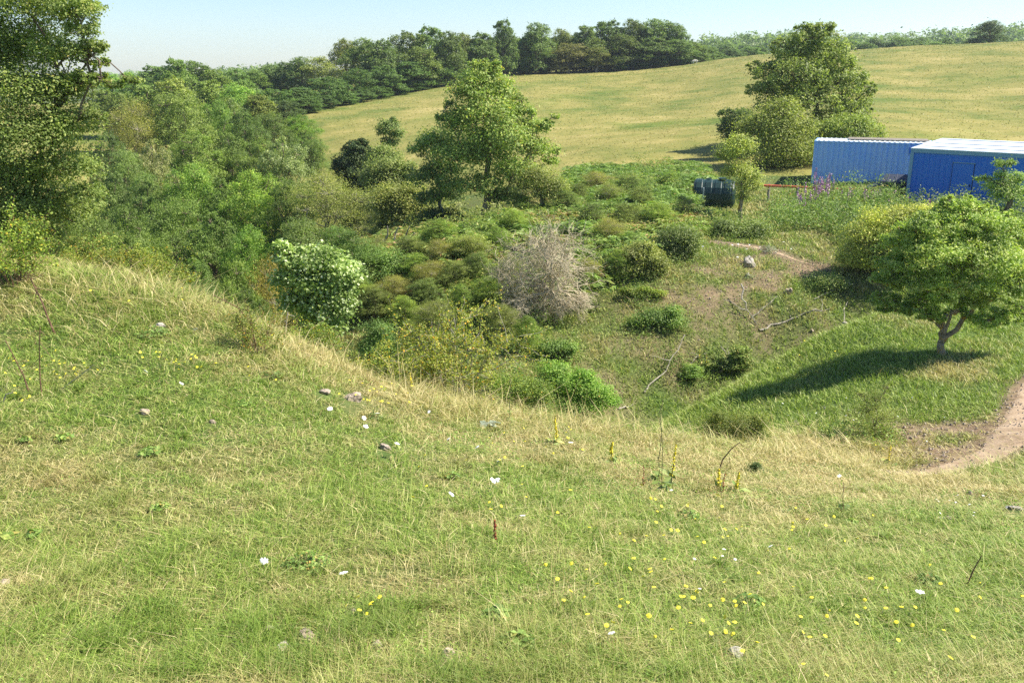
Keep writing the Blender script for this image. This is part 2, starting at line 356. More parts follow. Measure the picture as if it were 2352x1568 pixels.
b = N.new('ShaderNodeBump'); b.inputs['Strength'].default_value = .5; b.inputs['Distance'].default_value = .15; L.new(tnoise(N, L, 1.3, 7, .75, v2), b.inputs['Height']); L.new(b.outputs[0], p.inputs['Normal'])
o = N.new('ShaderNodeOutputMaterial'); L.new(p.outputs[0], o.inputs[0]); MAT_FIELD = m
MAT_HILL = plain('far_land', [(.35, (.06,.09,.03)), (.65, (.14,.15,.05))], .02, .95, .1)

fx = sorted(set([-x for x in spaced(0, 2600, .22, 1.014)] + spaced(0, 2600, .22, 1.014)))
ny_ = [-12 + .0 + t for t in spaced(0, 11, .6, 1.0)] + list(np.arange(-.5, 16, .15)) + list(np.arange(16, 50, .28))
ygr = np.array([y for y in ny_ if y < 50] + [50 + t for t in spaced(0, 3.6, .4, 1.0)])
field_y0 = ygr[-1]
gxs = np.array([x for x in fx if abs(x) < 120])
link('ground', grid_sheet('ground', gxs, ygr, MAT_GROUND), None); tag(bpy.data.objects['ground'], kind='structure')
fys = np.array([field_y0 + t for t in spaced(0, 180, .5, 1.012)])
fxs = np.array([x for x in fx if abs(x) < 420])
link('field', grid_sheet('field', fxs, fys, MAT_FIELD, attrs=False)); tag(bpy.data.objects['field'], kind='structure')
hys = np.array([fys[-1] + t for t in spaced(0, 1100, 6, 1.05)]); hxs = np.arange(-1600, 1601, 25.)
link('hills', grid_sheet('hills', hxs, hys, MAT_HILL, attrs=False)); tag(bpy.data.objects['hills'], kind='structure')
# side land, outside the frame, so that the ground reaches the horizon all round
for sx in (-1, 1):
    xs = np.array(sorted([sx * (120 + t) for t in spaced(0, 1480, 12, 1.2)])); ys = np.array([-12, 0, 15, 30, 45, field_y0])
    o = link('terrain', grid_sheet('terrain', xs, ys, MAT_HILL, attrs=False)); tag(o, kind='structure')
# sandy path laid on the ground
MAT_PATH = plain('sandy_earth', [(.3, (.25,.175,.11)), (.5, (.36,.265,.175)), (.7, (.45,.345,.24))], 3, .95, .1, bump=.7, bscale=22, detail=8)
def path_sheet(name, pts, wd, lift):
    pts = np.array(pts); seg = np.hypot(*np.diff(pts, axis=0).T); t = np.concatenate([[0], np.cumsum(seg)]); tt = np.arange(0, t[-1], .12)
    cx = np.interp(tt, t, pts[:, 0]); cy = np.interp(tt, t, pts[:, 1])
    for _ in range(12): cx[1:-1] = (cx[:-2] + cx[1:-1] * 2 + cx[2:]) / 4; cy[1:-1] = (cy[:-2] + cy[1:-1] * 2 + cy[2:]) / 4
    dx, dy = np.gradient(cx), np.gradient(cy); l = np.hypot(dx, dy); nxx, nyy = -dy / l, dx / l
    k = np.linspace(-1, 1, 9); ww = wd * (.8 + .45 * noise(tt, tt * 0, .8, 7)); e = ww * np.minimum(1, .25 + tt / 1.0) * np.minimum(1, .15 + (tt[-1] - tt) / 1.5)
    X = cx[:, None] + nxx[:, None] * k * e[:, None]; Y = cy[:, None] + nyy[:, None] * k * e[:, None]
    Z = h(X.ravel(), Y.ravel()) + lift - .03 * (np.abs(np.tile(k, len(tt))) > .95)
    nx, ny = 9, len(tt); i = (np.arange(ny-1)[:, None] * nx + np.arange(nx-1)[None]).ravel()
    o = link(name, mesh_np(name, np.column_stack([X.ravel(), Y.ravel(), Z]), np.column_stack([i, i+1, i+nx+1, i+nx]), MAT_PATH, smooth=True))
    tag(o, kind='structure'); return o
path_sheet('path', pathA, .36, .022)
path_sheet('path', pathB, .11, .022)

# ------------------------------------------------------------------ grass
def grass_mat(name, stops_g, stops_d, trans=.3):
    m, N, L = new_mat(name)
    a = ramp(N, stops_g); L.new(attr(N, 'v'), a.inputs[0]); d = ramp(N, stops_d); L.new(attr(N, 'v'), d.inputs[0])
    col = mixc(N, L, attr(N, 'dry'), a.outputs[0], d.outputs[0])
    p = N.new('ShaderNodeBsdfPrincipled'); L.new(col, p.inputs['Base Color']); p.inputs['Roughness'].default_value = .55; p.inputs['Specular IOR Level'].default_value = .25
    t = N.new('ShaderNodeBsdfTranslucent'); L.new(mixc(N, L, 1.0, col, (.45, .48, .34), 'MULTIPLY'), t.inputs['Color']); ms = N.new('ShaderNodeAddShader')
    L.new(p.outputs[0], ms.inputs[0]); L.new(t.outputs[0], ms.inputs[1]); o = N.new('ShaderNodeOutputMaterial'); L.new(ms.outputs[0], o.inputs[0]); return m
MAT_GRASS = grass_mat('grass_blade', [(0, (.080,.135,.018)), (.6, (.168,.250,.032)), (1, (.30,.37,.078))], [(0, (.20,.165,.060)), (.6, (.38,.31,.135)), (1, (.60,.51,.29))])
def blades(pts, hgt, wid, dry, rng, lean=.5, bend=.6, wind=(-.12, -.03)):
    n = len(pts); az = rng.uniform(0, 2*np.pi, n); face = rng.uniform(0, np.pi, n)
    dx = np.cos(az) * lean * rng.random(n) + wind[0] * rng.random(n); dy = np.sin(az) * lean * rng.random(n) + wind[1] * rng.random(n)
    sx, sy = np.cos(face) * wid / 2, np.sin(face) * wid / 2
    b = pts; mid = b + np.column_stack([dx * hgt * .45, dy * hgt * .45, hgt * .55])
    tip = b + np.column_stack([dx * hgt * (1 + bend), dy * hgt * (1 + bend), hgt * (1 - .25 * bend * rng.random(n))])
    S = np.column_stack([sx, sy, np.zeros(n)])
    V = np.stack([b - S, b + S, mid - S * .8, mid + S * .8, tip], axis=1).reshape(-1, 3)
    i = np.arange(n) * 5
    T = np.concatenate([np.column_stack([i, i+1, i+3]), np.column_stack([i, i+3, i+2]), np.column_stack([i+2, i+3, i+4])])
    v = np.repeat(rng.random(n), 5); return V, T, v, np.repeat(dry, 5)
def grass_points(rng, N_, y0, y1, power, pad=1.12, xr=None):
    """random points on the ground, thinning with distance"""
    t = rng.random(N_); e = 2 - power; y = (y0 ** e + t * (y1 ** e - y0 ** e)) ** (1 / e)
    x = (rng.random(N_) * 2 - 1) * y * .60 * pad + 0
    return x, y
BRACKEN = [(800,590),(900,560),(1000,540),(1180,510),(1290,500),(1290,430),(1330,395),(1420,392),(1600,385),(1640,430),(1620,540),(1560,590),(1500,605),(1400,625),(1400,700),(1300,730),(1150,745),(1000,720),(840,690)]
HERBS = [(1590,540),(1600,480),(1700,440),(1870,440),(2080,478),(2352,492),(2400,640),(1990,600),(1930,560),(1880,530),(1700,535)]
YARD = [(1640,385),(1880,380),(1880,440),(1640,440)]
def crest_height(u, v):
    return np.exp(-((v - (940 + (u - 1100) * .12)) / 45.0) ** 2) * (u > 900) + np.exp(-((u - 900) / 330.0) ** 2 - ((v - 770) / 100.0) ** 2) + np.exp(-((u - 300) / 260.0) ** 2 - ((v - 690) / 70.0) ** 2)
CLEARINGS = [(810,912,50,24), (745,900,34,12), (368,746,28,14), (885,1025,32,20), (2330,1167,46,14), (2228,1132,16,9), (2180,1188,20,9), (1032,1498,46,32), (866,1484,30,26), (705,1462,48,24), (622,1446,30,14), (650,1490,32,20), (787,1476,14,9), (812,1405,24,16), (12,1340,32,9), (1690,1500,52,22), (333,944,26,16), (487,970,24,9)]   # turf worn short round the stones
def clear_of_stones(u, v):
    k = np.ones(u.shape, bool)
    for a, b_, w_, h_ in CLEARINGS: k &= ~(((u - a) / (w_ * .62)) ** 2 + ((v - b_ - h_ * .55) / (h_ * 1.15)) ** 2 < 1)
    return k
def make_grass():
    rng = np.random.default_rng(3); parts = []
    # near sward
    x, y = grass_points(rng, 520000, 2.4, 18.5, 1.25); z = h(x, y); u, v, d = project(x, y, z)
    dm = dry_mask(x, y); sm = soil_mask(x, y); cov = .22 + 1.35 * fbm(x, y, .40, 41)
    k = (rng.random(len(x)) < cov) & (rng.random(len(x)) > sm * 1.15) & clear_of_stones(u, v); x, y, z, u, v, d, dm = (q[k] for q in (x, y, z, u, v, d, dm))
    ch = crest_height(u, v); clump = fbm(x, y, .55, 43)
    hg = (.025 + .055 * clump ** 1.6 + .04 * (1 - dm) * rng.random(len(x)) + .30 * ch * rng.random(len(x)) * clump) * (.6 + .8 * rng.random(len(x))) * (1 + .35 * np.exp(-((u - 900) / 500.) ** 2 - ((v - 1500) / 120.) ** 2))
    wd = np.maximum(.0035, d * .00085) * (.7 + .6 * rng.random(len(x)))
    dry = np.clip(dm + (rng.random(len(x)) - .5) * .9, 0, 1); dry = np.where(rng.random(len(x)) < .08, 1, dry)
    parts.append(blades(np.column_stack([x, y, z - .01]), hg, wd, dry, rng, 1.5, .9))
    tx, ty = grass_points(rng, 620, 2.6, 17, 1.45); tdm = dry_mask(tx, ty); tz = h(tx, ty); tu, tv, td = project(tx, ty, tz); big = np.exp(-((tu - 850) / 520.) ** 2 - ((tv - 1520) / 90.) ** 2) + .5 * np.exp(-((tu - 250) / 250.) ** 2 - ((tv - 1450) / 120.) ** 2)
    per = (60 + 260 * big + 60 * rng.random(len(tx))).astype(int); idx = np.repeat(np.arange(len(tx)), per); rr = (.06 + .12 * rng.random(len(tx)) + .10 * big)[idx]; aa = rng.uniform(0, 6.283, len(idx))
    x = tx[idx] + np.cos(aa) * rr * np.sqrt(rng.random(len(idx))); y = ty[idx] + np.sin(aa) * rr * np.sqrt(rng.random(len(idx))); z = h(x, y); uu, vv, _ = project(x, y, z); k = (soil_mask(x, y) < .4) & clear_of_stones(uu, vv); x, y, idx, z = x[k], y[k], idx[k], z[k]
    hg = (.05 + .05 * rng.random(len(tx)) + .07 * big)[idx] * rng.uniform(.5, 1.2, len(x)); dr = np.clip(tdm * 1.3 - .25 - .5 * big, 0, 1)[idx] + rng.normal(size=len(x)) * .12
    tb_ = blades(np.column_stack([x, y, z]), hg, np.maximum(.004, td[idx] * .0009), np.clip(dr, 0, 1), rng, 1.1, .9); parts.append((tb_[0], tb_[1], tb_[2] * (.55 - .15 * np.repeat(big[idx], 5)), tb_[3]))
    # long pale culms, most of them leaning over
    x, y = grass_points(rng, 24000, 2.6, 18.5, 1.1); z = h(x, y); u, v, d = project(x, y, z); dm = dry_mask(x, y); ch = crest_height(u, v)
    k = clear_of_stones(u, v) & (rng.random(len(x)) < .04 + .22 * dm ** 2 + 1.2 * ch * (u < 1350) + .5 * ch) & (soil_mask(x, y) < .35); x, y, z, d, ch = (q[k] for q in (x, y, z, d, ch))
    hg = (.05 + .13 * rng.random(len(x)) + .42 * ch * rng.random(len(x)))
    parts.append(blades(np.column_stack([x, y, z]), hg, np.maximum(.0025, d * .0007), np.ones(len(x)) * .96, rng, 1.5, .7, (-.25, -.05)))
    x, y = grass_points(rng, 120000, 2.4, 18, 1.25); z = h(x, y); u, v, d = project(x, y, z); dm = dry_mask(x, y); k = rng.random(len(x)) < .25 + .75 * dm; x, y, z, d = (q[k] for q in (x, y, z, d))
    parts.append(blades(np.column_stack([x, y, z + .004]), .012 + .02 * rng.random(len(x)), np.maximum(.003, d * .0008), .75 + .25 * rng.random(len(x)), rng, 6.0, .9))
    # the mound, the pit and the banks beyond
    x, y = grass_points(rng, 520000, 14, 56, .9); z = h(x, y); u, v, d = project(x, y, z)
    sm = soil_mask(x, y); dm = dry_mask(x, y)
    k = (rng.random(len(x)) > np.maximum(sm * 1.12, .25 * (fbm(x, y, 1.2, 51) > .5))) & ~in_poly(u, v, BRACKEN) & (u > 700) & (v < 1120) & ~((u < 1200) & (v < 560)) & ~in_poly(u, v, YARD)
    x, y, z, d, dm, sm = (q[k] for q in (x, y, z, d, dm, sm))
    hg = (.05 + .14 * fbm(x, y, .9, 53) + .05 * rng.random(len(x))) * (.6 + .8 * rng.random(len(x)))
    dry = np.clip(dm + (rng.random(len(x)) - .5) * .7, 0, 1)
    parts.append(blades(np.column_stack([x, y, z - .02]), hg, d * .0009 * (.7 + .6 * rng.random(len(x))), dry, rng, .9, .7))
    # seed stems on the mound
    x, y = grass_points(rng, 5500, 17, 36, .9); z = h(x, y); u, v, d = project(x, y, z)
    k = (dry_mask(x, y) > rng.random(len(x)) * 1.1) & (u > 1400) & (soil_mask(x, y) < .4) & ~in_poly(u, v, BRACKEN); x, y, z, d = (q[k] for q in (x, y, z, d))
    parts.append(blades(np.column_stack([x, y, z]), .2 + .25 * rng.random(len(x)), d * .0007, np.ones(len(x)), rng, .8, .5))
    V = np.concatenate([p[0] for p in parts]); off = np.cumsum([0] + [len(p[0]) for p in parts])[:-1]
    T = np.concatenate([p[1] + o_ for p, o_ in zip(parts, off)])
    me = mesh_np('grass', V, T, MAT_GRASS, {'v': np.concatenate([p[2] for p in parts]), 'dry': np.concatenate([p[3] for p in parts])})
    tag(link('grass', me), 'short meadow grass, green and straw coloured, over the slope and the mound', 'grass', kind='stuff')
    # pasture tufts
    x = rng.uniform(-70, 150, 90000); y = field_y0 - 2 + (rng.random(len(x)) ** 1.3) * 135; z = h(x, y); u, v, d = project(x, y, z)
    k = (u > 690) & (u < 2450) & (v > 80) & (np.abs(x) < y * .7); x, y, z, d = (q[k] for q in (x, y, z, d))
    dm = np.clip(.62 + 1.3 * (fbm(x * .4, y, 5, 61) - .5) + (rng.random(len(x)) - .5) * .5, 0, 1)
    p = blades(np.column_stack([x, y, z - .02]), .05 + .09 * rng.random(len(x)), d * .0011, dm, rng, 1.6, .6)
    tag(link('pasture_grass', mesh_np('pasture_grass', p[0], p[1], MAT_GRASS, {'v': p[2] * .45, 'dry': p[3]})), 'dry pasture grass on the hillside field', 'grass', kind='stuff')
make_grass()
def ground_leaves():
    # clover, yarrow leaf and other small broad leaves through the turf, and dead thatch lying flat
    rng = np.random.default_rng(91); x, y = grass_points(rng, 150000, 2.4, 17, 1.2); k = (rng.random(len(x)) < 2.6 * np.clip(fbm(x, y, .8, 95) - .42, 0, 1)) & (soil_mask(x, y) < .4)
    x, y = x[k], y[k]; z = h(x, y); u, v, d = project(x, y, z); C = np.column_stack([x, y, z + .005 + .05 * rng.random(len(x))]); nn = rng.normal(size=C.shape) * .4 + (0, 0, 1); nn /= np.linalg.norm(nn, axis=1)[:, None]
    V, Q = leaf_quads(C, nn, np.maximum(.014, d * .0022), rng, .7); o = link('clover', mesh_np('clover', V, Q, G['bramble'], {'v': np.repeat(rng.random(len(x)) * .9, 4)}))
    tag(o, 'small clover and yarrow leaves growing through the turf of the near slope', 'ground cover', kind='stuff'); o.color = (1.1, 1.15, .9, 1)

# ------------------------------------------------------------------ foliage
def leaf_quads(C, Nn, size, rng, aspect=.55, droop=.0, fold=.18):
    n = len(C); r = rng.normal(size=(n, 3)); d = r - (r * Nn).sum(1)[:, None] * Nn; d[:, 2] -= droop; d /= np.linalg.norm(d, axis=1)[:, None] + 1e-9
    s = np.cross(Nn, d); s /= np.linalg.norm(s, axis=1)[:, None] + 1e-9
    sz = size * (.6 + .8 * rng.random(n)); l = sz[:, None]; w_ = l * aspect * .5
    V = np.stack([C - d * l * .5, C + s * w_ + Nn * w_ * fold, C + d * l * .5, C - s * w_ + Nn * w_ * fold], axis=1).reshape(-1, 3)
    i = np.arange(n) * 4; Q = np.column_stack([i, i+1, i+2, i+3]); return V, Q
def crown_points(lobes, n, rng, clump=.22, shell=.5, flat=.7, bias=None, ncl=None):
    """lobes: rows of cx cy cz rx ry rz. Leaves gather round twig ends spread through the outer part of each lobe."""
    lobes = np.asarray(lobes, float); area = lobes[:, 3] * lobes[:, 5]; k = area / area.sum()
    C, Nn, W = [], [], []; twigs = []
    for lb, f in zip(lobes, k):
        m_ = max(8, int(n * f)); R = lb[3:6]; ncl_ = max(6, int(m_ / (ncl or 28)))
        dr = rng.normal(size=(ncl_, 3)); dr[:, 2] = np.where(dr[:, 2] < -.4, -dr[:, 2] * .6, dr[:, 2]); dr /= np.linalg.norm(dr, axis=1)[:, None]
        rad = (shell + (1.06 - shell) * rng.random(ncl_) ** .6); tw = lb[:3] + dr * R * rad[:, None]; twigs.append(tw)
        tone = rng.random(ncl_)
        idx = rng.integers(0, ncl_, m_); sg = R.mean() * clump * (.6 + .8 * rng.random(ncl_))[idx]
        p = tw[idx] + rng.normal(size=(m_, 3)) * sg[:, None] * np.array((1, 1, flat))
        o = (p - lb[:3]) / R; o /= np.linalg.norm(o, axis=1)[:, None] + 1e-9
        nn = o * .55 + np.array((0, 0, .55)) + rng.normal(size=(m_, 3)) * .55; nn /= np.linalg.norm(nn, axis=1)[:, None]
        C.append(p); Nn.append(nn); W.append(np.clip(tone[idx] * .45 + rng.random(m_) * .6 - .02, 0, 1))
    return np.concatenate(C), np.concatenate(Nn), np.concatenate(W), twigs
def crown_mesh(name, lobes, n, size, mat, rng, **kw):
    asp = kw.pop('aspect', .55); fmax = kw.pop('floor', None)
    C, Nn, W, tw = crown_points(lobes, n, rng, **kw)
    if fmax is not None:
        k = C[:, 2] > fmax; C, Nn, W = C[k], Nn[k], W[k]
    V, Q = leaf_quads(C, Nn, size, rng, asp); return mesh_np(name, V, Q, mat, {'v': np.repeat(W, 4)}), tw
def bent(a, b, rng, k=4, amp=.08, sag=0.0):
    a, b = np.asarray(a, float), np.asarray(b, float); t = np.linspace(0, 1, k + 1)[:, None]; L_ = np.linalg.norm(b - a)
    p = a + (b - a) * t; p[1:-1] += rng.normal(size=(k - 1, 3)) * amp * L_ ; p[:, 2] += sag * L_ * np.sin(t[:, 0] * np.pi); return p
def tree(name, label, cat, u, y, lobes, mat, n, leaf, seed, trunk=.12, bark='bark', group=None, fork=.3, stems=1, twig=5, vbase=None, tint=None, minz=.05, twr=.012, skirt=False, prongs=None, **kw):
    """lobes in picture units: (u, v, ru, rv, dy in m)"""
    rng = np.random.default_rng(seed)
    zz = ray(u, 500)[0]
    if vbase is not None: z0 = P(u, vbase, y)[2]
    else: z0 = h1(XZ(u, 500, y)[0], y)
    for _ in range(3):   # x depends a little on z through the perspective
        x0 = (u - 1176) / FOC * (y * CP - z0 * SP)
        if vbase is None: z0 = h1(x0, y)
    base = np.array((x0, y, z0)); dpt = y * CP - z0 * SP; s = dpt / FOC
    W = []
    for lb in lobes:
        uu, vv, ru, rv = lb[:4]; dy = lb[4] if len(lb) > 4 else rng.uniform(-.5, .5) * ru * s * .8
        p = P(uu, vv, y + dy) - base; sc = s * (y + dy) / y; W.append((*p, ru * sc, (ru + rv) / 2 * sc, rv * sc))
    W = np.array(W)
    if skirt:
        add = []
        for lb in W:
            z_ = lb[2] - lb[5] * .9
            while z_ > .15: q_ = rng.uniform(.7, 1.2); add.append((lb[0] + rng.normal() * .35 * lb[3], lb[1] + rng.normal() * .35 * lb[4], z_, lb[3] * q_, lb[4] * q_, lb[5] * rng.uniform(.5, .8))); z_ -= lb[5] * .9
        if add: n = int(n * (1 + .6 * len(add) / len(W))); W = np.vstack([W, np.array(add)])
    root = empty(name, base, label, cat, group)
    me, tw = crown_mesh('crown', W, n, leaf, G[mat], rng, floor=minz, **kw)
    cr = link('crown', me, root)
    if tint: cr.color = (*tint, 1)
    low = W[:, 2].min(); top = W[:, 2].max() + .0; cen = W[:, :3].mean(0)
    tb, bb = MB(), MB()
    for sidx in range(stems):
        off = np.array((rng.uniform(-.1, .1), rng.uniform(-.1, .1), 0)) * (stems > 1) * 3 * trunk
        fz = np.array((cen[0] * .3, cen[1] * .3, max(.15, low * .9 + .1 * top) * fork / .3 if fork else .3)); fz[2] = min(fz[2], cen[2] * .8)
        fz[:2] += rng.normal(size=2) * trunk * (1 if stems == 1 else 3)
        pts = bent(off - np.array((0, 0, .25)), fz, rng, 4, .03); tb.tube(pts, np.linspace(trunk * 1.25, trunk * .85, 5), 8)
        order = [i for i in range(len(W)) if i % stems == sidx]
        lead = bent(fz, np.array((cen[0], cen[1], cen[2])) if not prongs else fz + np.array((0, 0, .1)), rng, 4, .05)
        nodes = [(fz, 0)] + [(p_, 1) for p_ in lead[1:]]
        for pu, pv, pk in (prongs or ()):
            e_ = P(pu, pv, y) - base; pp = bent(fz - np.array((0, 0, .06)), e_, rng, 4, .035); tb.tube(pp, np.linspace(trunk * pk, trunk * pk * .75, 5), 8); nodes.append((pp[-1], 0))
        for i in sorted(order, key=lambda i_: np.linalg.norm(W[i_, :3] - fz)):
            lc = W[i, :3]; own = np.linalg.norm(lc - fz)
            cand = [(np.linalg.norm(lc - p_) + .25 * abs(own * 0) + (0 if p_[2] < lc[2] + .3 else .5 * (p_[2] - lc[2])), p_, dp) for p_, dp in nodes if np.linalg.norm(p_ - fz) <= own + 1e-6]
            _, st, dp = min(cand, key=lambda t_: t_[0])
            r0 = trunk * (.6 if stems == 1 else .8) * .72 ** dp
            pl = bent(st, lc, rng, 4, .06, .03); bb.tube(pl, np.linspace(r0, r0 * .6, 5), 6); nodes += [(lc, dp + 1)]
            tws = tw[i]; sel = rng.permutation(len(tws))[:twig]
            for j in sel: bb.tube(bent(pl[rng.integers(2, 5)], tws[j], rng, 3, .07), np.linspace(max(r0 * .32, twr), twr, 4), 4, cap=False)
        bb.tube(lead, np.linspace(trunk * .8, trunk * .4, 5), 7)
    tb.build('trunk', M[bark], root, smooth=True); bb.build('branches', M[bark], root, smooth=True)
    return root
def E(uc, vc, ru, rv, k, seed, f=.5):
    """splits an outline into k lobes"""
    rng = np.random.default_rng(seed); out = [(uc, vc, ru * .62, rv * .62)]
    for i in range(k):
        a = 2 * np.pi * (i + rng.random() * .7) / k; q = rng.uniform(.45, .68)
        out.append((uc + math.cos(a) * ru * q, vc + math.sin(a) * rv * q, ru * f * rng.uniform(.65, 1.05), rv * f * rng.uniform(.65, 1.05)))
    return out

ground_leaves()

# ---- big single trees
# hawthorn towering over the left edge
tree('hawthorn_tree', 'big hawthorn tree filling the upper left corner, twigs reaching out over the sky', 'tree', 20, 17,
     [(60,20,120,70,0),(170,30,62,38,-.4),(215,15,28,18,0),(20,120,120,80,.5),(150,130,70,45,-.3),(205,115,35,16,-.4),(60,220,130,70,-.3),(170,205,55,35,0),(225,150,18,10,0),
      (40,320,130,80,-.5),(150,300,75,50,-.3),(215,270,30,18,-.2),(300,192,30,13,-.6),(258,200,28,14,-.6),(232,180,20,14,-.5),(225,115,24,22,-.4),(238,150,20,16,-.4),(200,185,40,24,-.4),(185,70,40,30,-.4),(30,420,120,70,0),(150,390,75,50,-.4),(200,450,50,30,-.3),(-120,150,150,120,.3),(-130,380,130,100,0),
      (100,480,60,40,-.2),(30,490,90,50,-.5),(150,500,60,40,.3),(-40,540,90,60,0),(60,535,80,34,.8),(190,480,50,34,.8),(120,520,60,30,1.2),(-60,-60,160,90,.5),(80,-70,130,70,.5)],
     'hawthorn', 175000, .050, 21, trunk=.06, bark='bark', twig=14, clump=.16, shell=.3, ncl=30, stems=4, flat=.8, twr=.004, tint=(1.25, 1.2, 1.15))
# ash in the middle
tree('ash_tree', 'tall loose-crowned ash tree in front of the hill field, lichen on its trunk', 'tree', 1112, 43.5,
     [(1105,190,42,38,0),(1150,215,38,38,.4),(1075,220,42,40,-.4),(1125,165,26,24,0),(1110,270,70,50,-.6),(1180,270,42,40,.3),(1050,290,40,45,0),(1150,330,75,50,-.8),(1225,300,38,26,.3),(1250,290,26,14,0),
      (1060,365,70,48,-.4),(1230,350,44,32,0),(1265,375,24,14,0),(1180,400,60,38,-.8),(1100,430,60,34,-.9),(985,330,30,24,.2),(1120,350,60,60,.8),(1160,455,40,24,-.3),(1030,430,36,26,0),(1085,150,14,12,0),(1140,148,12,10,0),(1195,228,14,12,0),(1218,262,14,14,0),(1030,240,14,14,0),(1008,275,12,12,0),(1270,270,12,10,0),(1282,350,12,10,0),(960,345,14,10,0),(1112,140,8,12,0)],
     'ash', 46000, .12, 22, trunk=.20, bark='lichen_bark', fork=.22, twig=14, clump=.20, shell=.3, ncl=26, twr=.01, tint=(1.12, .98, 1.1))
tree('ash_tree', 'slender grey-stemmed ash close against the left side of the tall loose-crowned ash', 'tree', 1017, 44.5,
     [(1000,320,38,26,.3),(960,345,26,16,0),(1030,350,36,30,0),(1010,400,46,34,0),(975,410,40,26,0),(1020,450,46,28,.3),(985,460,36,22,0)], 'green', 9000, .12, 23, trunk=.09, bark='grey_bark', clump=.22, shell=.35, twig=8)
tree('elder_bush', 'small yellow-green elder with orange lichened stems right of the tall ash', 'bush', 1243, 42,
     [(1240,412,46,28,0),(1205,430,32,24,0),(1272,432,30,24,0),(1225,398,24,14,0),(1250,450,36,16,-.1),(1195,455,18,12,0)], 'yellow', 9000, .085, 24, trunk=.07, bark='lichen_bark', clump=.32, shell=.2, stems=2, twig=8)
# the big leafy tree beyond the yard
tree('sycamore_tree', 'broad tall bright green tree standing alone in front of the hill field behind the yard', 'tree', 1865, 64,
     [(1850,92,38,34,0),(1885,85,38,30,0),(1865,72,20,16,0),(1820,125,50,36,.4),(1905,130,50,42,0),(1755,175,40,30,0),(1830,180,70,48,-1),(1930,190,56,46,-.4),(1760,215,42,38,0),(1850,240,76,46,-1.4),
      (1960,235,44,36,0),(1985,200,24,18,0),(1790,260,56,40,-.6),(1930,270,60,36,-.6),(1860,160,70,70,1.2),(1900,200,70,50,.5),(1800,215,50,50,.5),(1960,280,50,30,0),(1780,330,50,30,0),(1900,330,70,30,0),(1980,265,24,24,0),(1735,160,22,16,0),(1848,62,12,12,0),(1905,62,10,10,0),(1790,100,14,12,0),(1930,105,14,12,0),(1945,150,14,12,0),(1985,175,14,10,0),(1725,205,14,12,0),(1998,215,12,10,0),(1850,300,80,30,-.4)],
     'green', 48000, .17, 25, trunk=.28, fork=.15, twig=9, clump=.15, shell=.5, ncl=45, tint=(1.12, 1.08, .9))
tree('sallow_bush', 'dense rounded yellow-tipped bush below the tall tree, left of the pale blue container', 'bush', 1795, 57,
     [(1800,262,34,34,-.4),(1780,290,44,40,-.4),(1830,305,38,40,0),(1765,310,50,48,-.4),(1720,300,28,30,.4),(1810,350,60,46,-.5),(1850,365,30,40,0),(1770,385,50,34,-.3),(1840,400,36,28,0),(1760,280,22,20,0),(1815,250,16,20,0),(1772,258,9,13,0),(1792,243,9,13,0),(1814,234,8,12,0),(1838,258,10,12,0),(1738,274,9,12,0),(1856,286,10,12,0),(1716,296,9,12,0),(1868,330,10,12,0),(1700,330,12,12,0)],
     'green', 34000, .12, 26, trunk=.16, clump=.32, shell=.3, twig=10, stems=3, tint=(1.25, 1.12, .85))
tree('dark_bush', 'dark leaved bush on the left flank of the yellow-tipped bush', 'bush', 1700, 60, [(1700,280,34,28,0),(1668,262,20,12,0),(1690,315,32,26,0),(1672,295,22,18,0),(1705,350,30,34,0)], 'green', 9000, .13, 27, trunk=.08, tint=(.62, .68, .75), clump=.2)
tree('rounded_bush', 'low domed green bush showing above the pale blue container', 'bush', 1955, 58.5, [(1950,300,60,30,0),(1900,305,34,30,0),(2000,308,34,22,0),(1960,280,36,16,0),(1950,340,70,34,0)], 'green', 14000, .13, 28, trunk=.1, clump=.2, shell=.55, stems=2, tint=(1.25, 1.2, .9))
tree('elder_tree', 'small yellowish elder with a twisted trunk standing beside the green tank', 'tree', 1698, 40.5,
     [(1688,345,34,24,0),(1708,335,24,18,0),(1670,360,22,20,0),(1700,395,36,24,-.1),(1728,405,20,18,0),(1715,430,34,22,-.1),(1738,432,14,16,0),(1680,400,22,16,0),(1705,455,18,14,0),(1695,320,16,12,0)],
     'yellow', 11000, .08, 29, trunk=.095, bark='lichen_bark', clump=.36, shell=.15, twig=12, fork=.32, tint=(1.3, 1.3, 1.25))
# elder on the mound
tree('elder_tree', 'wide rounded elder tree with a forked trunk on the grassy mound', 'tree', 2172, 23,
     [(2200,520,80,48,0),(2140,530,60,44,-.2),(2270,540,70,50,0),(2200,475,40,22,0),(2330,560,50,60,.3),(2170,590,90,50,-.6),(2260,610,90,55,-.6),(2080,560,55,40,.2),(2060,620,44,36,-.1),(2035,650,34,30,-.1),
      (2110,650,64,40,-.3),(2200,660,80,36,-.7),(2290,680,60,34,-.4),(2340,640,44,50,0),(2140,690,50,26,-.2),(2240,700,40,24,-.3),(2200,590,80,60,.9),(2385,600,40,60,.2),(2040,696,38,22,0),(2105,712,46,22,-.2),(2330,732,44,20,0),(2132,732,36,18,-.2),(2262,744,44,18,-.3),(2055,716,38,22,0),(2205,716,36,14,.4),(2180,462,16,12,0),(2225,458,14,10,0),(2262,478,14,12,0),(2120,492,16,12,0),(2070,520,14,12,0),(2020,600,14,12,0),(2015,680,12,12,0),(2310,492,16,14,0),(2150,735,20,12,0),(2285,728,50,18,-.2),(2345,708,40,24,0)],
     'elder', 92000, .080, 30, trunk=.105, prongs=[(2174, 722, .78), (2232, 724, .74), (2186, 716, .5)], bark='lichen_bark', clump=.14, shell=.52, twig=9, fork=.085, ncl=60, aspect=.42, flat=.55, tint=(1.12,1.05,1.0))
